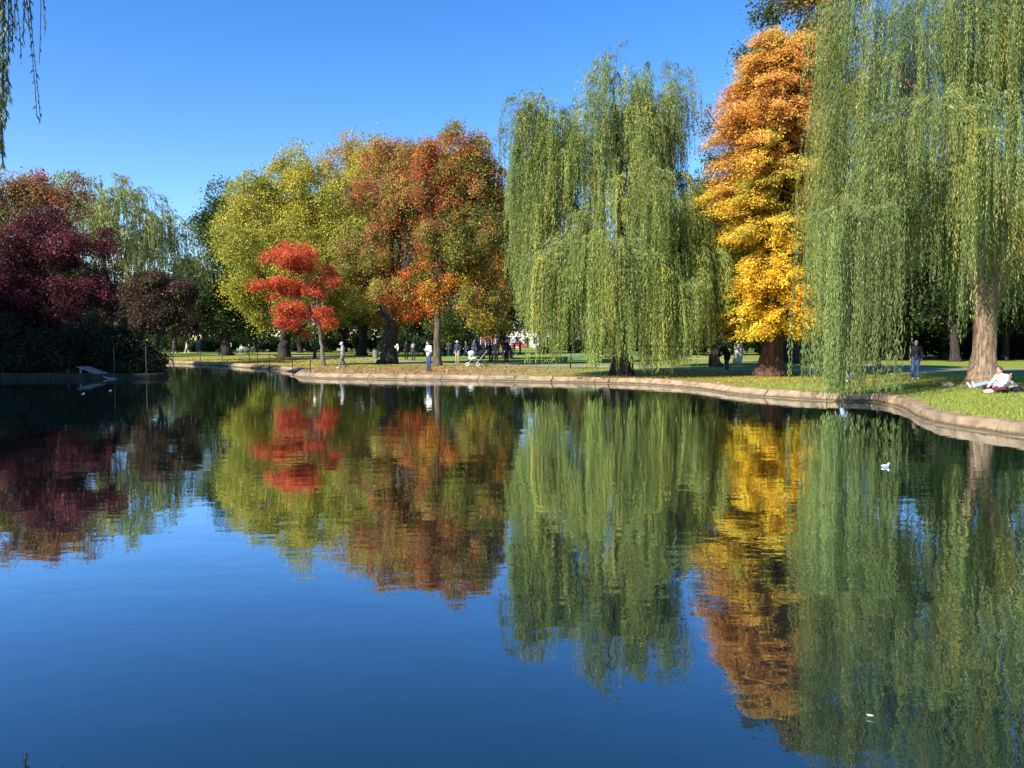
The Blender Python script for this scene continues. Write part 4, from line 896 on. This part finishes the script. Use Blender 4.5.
# strollers
def stroller(label, loc, rz, col, hood):
    t = thing('stroller', label, 'stroller', loc, rz, None); fr_ = plain('stroller_frame', (.35,.35,.36), .4, .5, .6)
    m = MB()
    for s_ in (-.22,.22):
        m.tube(spline([(s_,-.42,1.02),(s_,-.2,.72),(s_,.05,.42),(s_,.36,.14)],4), .014, 6); m.tube(spline([(s_,-.34,.13),(s_,-.15,.35),(s_,.0,.5)],3), .014, 6)
    m.tube([(-.22,-.42,1.02),(0,-.45,1.04),(.22,-.42,1.02)], .017, 6); m.build('frame', fr_, t, True)
    m = MB(); m.ball((0,.0,.52), (.21,.3,.13), 12, 8); m.ball((0,-.16,.66), (.21,.11,.2), 12, 8); remesh(m, 'seat', .02, cloth(col), t)
    m = MB(); m.ball((0,-.08,.86), (.225,.25,.19), 12, 8); remesh(m, 'hood', .02, cloth(hood), t)
    for x, y in ((-.25,.36),(.25,.36),(-.27,-.34),(.27,-.34)):
        a = np.linspace(0,2*pi,17); m = MB(); m.tube(np.stack([np.full(17,x), y+.115*np.cos(a), .13+.115*np.sin(a)],1), .016, 6, False)
        for k in range(4): m.tube([(x,y,.13),(x,y+.11*math.cos(k*pi/2),.13+.11*math.sin(k*pi/2))], .007, 4)
        m.build('wheel', cloth((.05,.05,.05)) if col != WHT else cloth((.6,.6,.6)), t, True)
    return t
stroller('small white stroller at the left of the standing group', foot(472.5,50.4), pi*1.5, WHT, WHT)
stroller('black stroller in the middle of the standing group', foot(481,52.8), pi*.5, BLK, BLK)
# things on the lawn
o = MB(); o.ball((0,0,.09), (.24,.19,.14), 14, 10); o.ball((.12,.05,.08), (.16,.14,.12), 12, 8); o.ball((-.1,-.06,.06), (.15,.13,.1), 12, 8)
o = remesh(o, 'rock', .02, plain('rock_tan', (.27,.2,.13), .9, .2, 0, .3, 5, .02), None); o.location = tuple(map(float, Gp(947,387.6))); tag(o, 'small tan rock on the grass left of the willow roots', 'rock')
t = thing('tote_bag', 'beige cloth bag lying on the grass in front of the seated person', 'bag', Gp(988.5,394), .4)
m = MB(); m.ball((0,0,.07), (.2,.13,.085), 14, 10); m.ball((.1,.03,.09), (.1,.1,.07), 10, 8); remesh(m, 'pouch', .014, cloth((.62,.46,.33)), t)
MB().tube(spline([(-.1,.05,.13),(-.05,.16,.1),(.08,.2,.04),(.14,.08,.12)],5), .011, 6).build('handle', cloth((.45,.32,.22)), t, True)
t = thing('backpack', 'black backpack lying on the grass behind the seated person', 'bag', Gp(1017,392.6), .5)
m = MB(); m.ball((0,0,.09), (.3,.17,.11), 14, 10); m.ball((.1,-.1,.08), (.15,.1,.08), 10, 8); remesh(m, 'pouch', .014, cloth(BLK), t)
MB().tube(spline([(-.15,-.1,.15),(-.25,-.25,.05),(-.05,-.28,.03),(.05,-.15,.12)],5), .014, 6).build('strap', cloth((.03,.03,.03)), t, True)
# birds on the water
def bird(name, label, loc, rz, white=True, k=1.0):
    t = thing(name, label, 'bird', loc, rz, None); wc = cloth((.8,.8,.8) if white else (.16,.12,.08), .6); gc = cloth((.38,.40,.44), .6)
    m = MB(); m.ball((0,0,.035), (.075,.17,.065)); m.capsule((0,.11,.05), (0,.16,.12), .045, .032); m.ball((0,.175,.135), (.033,.042,.035)); m.capsule((0,-.13,.05), (0,-.23,.06), .045, .012); remesh(m, 'body', .009, wc, t)
    for s_ in (-1,1):
        m = MB(); m.ball((.058*s_,-.05,.06), (.022,.145,.042)); m.capsule((.045*s_,-.15,.06), (.02*s_,-.24,.055), .016, .005); remesh(m, 'wing', .009, gc, t)
    MB().tube([(0,.205,.13),(0,.23,.127),(0,.25,.122)], [.012,.009,.002], 6).build('beak', cloth((.5,.35,.05), .5), t); t.scale = (k,)*3; return t
bird('gull', 'white and grey gull floating on the open water by the right bank', tuple(gnd(885.5,467,0)), -1.2, True, .37)
LFM = plain('pale_leaf', (.62,.58,.5), .6)
for px, py, k, lab in ((83,394,.09,'pale floating leaf on the dark water left of the wooden ramp'),(110,391,.09,'pale floating leaf on the dark water below the wooden ramp'),(870,718,.016,'small pale leaf floating low in the picture among the willow reflections')):
    x = np.linspace(-1,1,9); up_ = [(a*k, .38*k*(1-a*a)**.7, .012+.16*k*a*a+.06*k) for a in x]; lo_ = [(a*k, -.38*k*(1-a*a)**.7, .012+.16*k*a*a+.06*k) for a in x]; md = [(a*k, 0, .012+.16*k*a*a) for a in x]
    V = up_+md+lo_; f = [(i,i+1,9+i+1,9+i) for i in range(8)]+[(9+i,9+i+1,18+i+1,18+i) for i in range(8)]
    o = MB().add(V, f).build('floating_leaf', LFM); so_ = o.modifiers.new('thick','SOLIDIFY'); so_.thickness = .003
    o.location = tuple(map(float, gnd(px,py,0))); o.rotation_euler = (0,0,px*.7); tag(o, lab, 'leaf')

# ------------------------------------------------------------------ beyond the trees: houses and cars
def house(label, x, y, w_, h_, floors, bays, wall, roofm):
    t = thing('town_house', label, 'house', (x,y,GZ)); m = MB(); m.box((0,6,h_/2), (w_,12,h_)); m.build('wall', wall, t)
    m = MB(); m.box((0,6,h_+.25), (w_+.6,12.6,.5)); m.box((0,6,h_+1.3), (w_-.6,11,1.6)); m.build('roof', roofm, t)
    gl_ = plain('window_glass', (.05,.06,.07), .1, .6, 0, .1); fw_ = plain('white_trim', (.7,.68,.64), .6)
    for f_ in range(floors):
        for b_ in range(bays):
            cx = -w_/2+(b_+.5)*w_/bays; cz = (f_+.55)*h_/floors
            if f_ == 0 and b_ == bays//2:
                m = MB(); m.box((cx,-.04,1.25), (1.2,.1,2.4)); m.build('door', plain('door_paint', (.05,.02,.015), .5), t); continue
            m = MB()
            for sx_ in (-1,1): m.box((cx+sx_*.62,-.05,cz), (.14,.16,h_/floors*.58))
            for sz_ in (-1,1): m.box((cx,-.06,cz+sz_*h_/floors*.29), (1.5,.2,.16))
            wd_ = m.build('window', fw_, t); m = MB(); m.box((cx,-.02,cz), (1.1,.06,h_/floors*.56)); m.build('pane', gl_, wd_)
    return t
SL = plain('slate', (.06,.06,.065), .8)
house('cream town house far off behind the yellow sapling', 2.5, 190, 9, 13, 4, 4, plain('cream_stone', (.62,.56,.46), .9), SL)
house('red brick town house far off behind the red trees', -7.2, 190, 10, 14, 4, 4, plain('red_brick', (.26,.09,.06), .9, .2, 0, .25, 20), SL)
house('pale grey town house far off behind the middle willow', 13.2, 190, 11, 13.5, 4, 4, plain('grey_stone', (.5,.5,.48), .9), SL)
house('brown brick town house far off right of the middle willow', 25, 190, 12, 14, 4, 5, plain('brown_brick', (.2,.11,.07), .9, .2, 0, .25, 20), SL)
def car(label, x, y, col, van=False):
    t = thing('parked_car', label, 'car', (x,y,GZ), 0, 'cars parked on the far street')
    pr_ = [(-2.1,.3),(-2.15,.75),(-1.75,.88),(-1.0,.95),(-.55,1.42),(.9,1.45),(1.55,1.0),(2.1,.9),(2.15,.35)] if not van else [(-2.4,.35),(-2.4,1.0),(-1.9,1.15),(-1.4,1.95),(-1.2,2.05),(2.3,2.05),(2.4,1.9),(2.4,.4)]
    n_ = len(pr_); ins = [0 if z < 1.0 else .12 for x_, z in pr_]
    V = [(a,-.86+i_,z) for (a,z), i_ in zip(pr_,ins)]+[(a,.86-i_,z) for (a,z), i_ in zip(pr_,ins)]
    f = [tuple(range(n_)), tuple(range(2*n_-1,n_-1,-1))]+[(k,n_+k,n_+(k+1)%n_,(k+1)%n_) for k in range(n_)]
    bm_ = MB().add(V, f).build('body', plain('car_paint_'+label.split()[0], col, .25, .5, 0, .02), t, bevel=.05)
    gl_ = plain('car_glass', (.02,.025,.03), .08, .6, 0, .02)
    for x0, x1 in (((-.62,.1),(.18,.95)) if not van else ((-1.25,-.4),(-.25,.9))):
        z0, z1 = ((1.0,1.36) if not van else (1.25,1.8)); MB().add([(x0-.12,-.885,z0),(x1+.08,-.885,z0),(x1,-.80,z1),(x0+.12,-.80,z1),(x0-.12,-.84,z0),(x1+.08,-.84,z0),(x1,-.72,z1),(x0+.12,-.72,z1)],[(0,1,2,3),(7,6,5,4),(0,4,5,1),(1,5,6,2),(2,6,7,3),(3,7,4,0)]).build('window', gl_, t)
    for wx in (-1.35,1.35):
        for wy in (-.78,.78):
            wh = MB().tube([(wx,wy-.11,.32),(wx,wy-.1,.32),(wx,wy+.1,.32),(wx,wy+.11,.32)], [.27,.32,.32,.27], 18).build('wheel', plain('tyre', (.02,.02,.02), .9), t)
            MB().tube([(wx,wy-.118,.32),(wx,wy+.118,.32)], .18, 14).build('rim', plain('alloy', (.5,.5,.52), .3, .5, .8), wh)
    for wx, nm, cc in ((-2.14,'headlight',(.8,.8,.75)),(2.14,'tail_light',(.4,.02,.02))):
        for wy in (-.6,.6): MB().box((wx,wy,.66 if not van else .8), (.06,.3,.14)).build(nm, plain(nm, cc, .2), t)
    return t
car('red car parked far off right of the yellow sapling', 1.3, 179.8, (.45,.03,.02)); car('white van parked far off behind the middle willow', 25, 179.8, (.75,.75,.75), True)
car('silver car parked far off behind the standing group', -5.5, 179.8, (.45,.46,.47)); car('dark blue car parked far off behind the olive tree', 45, 179.8, (.02,.03,.09))
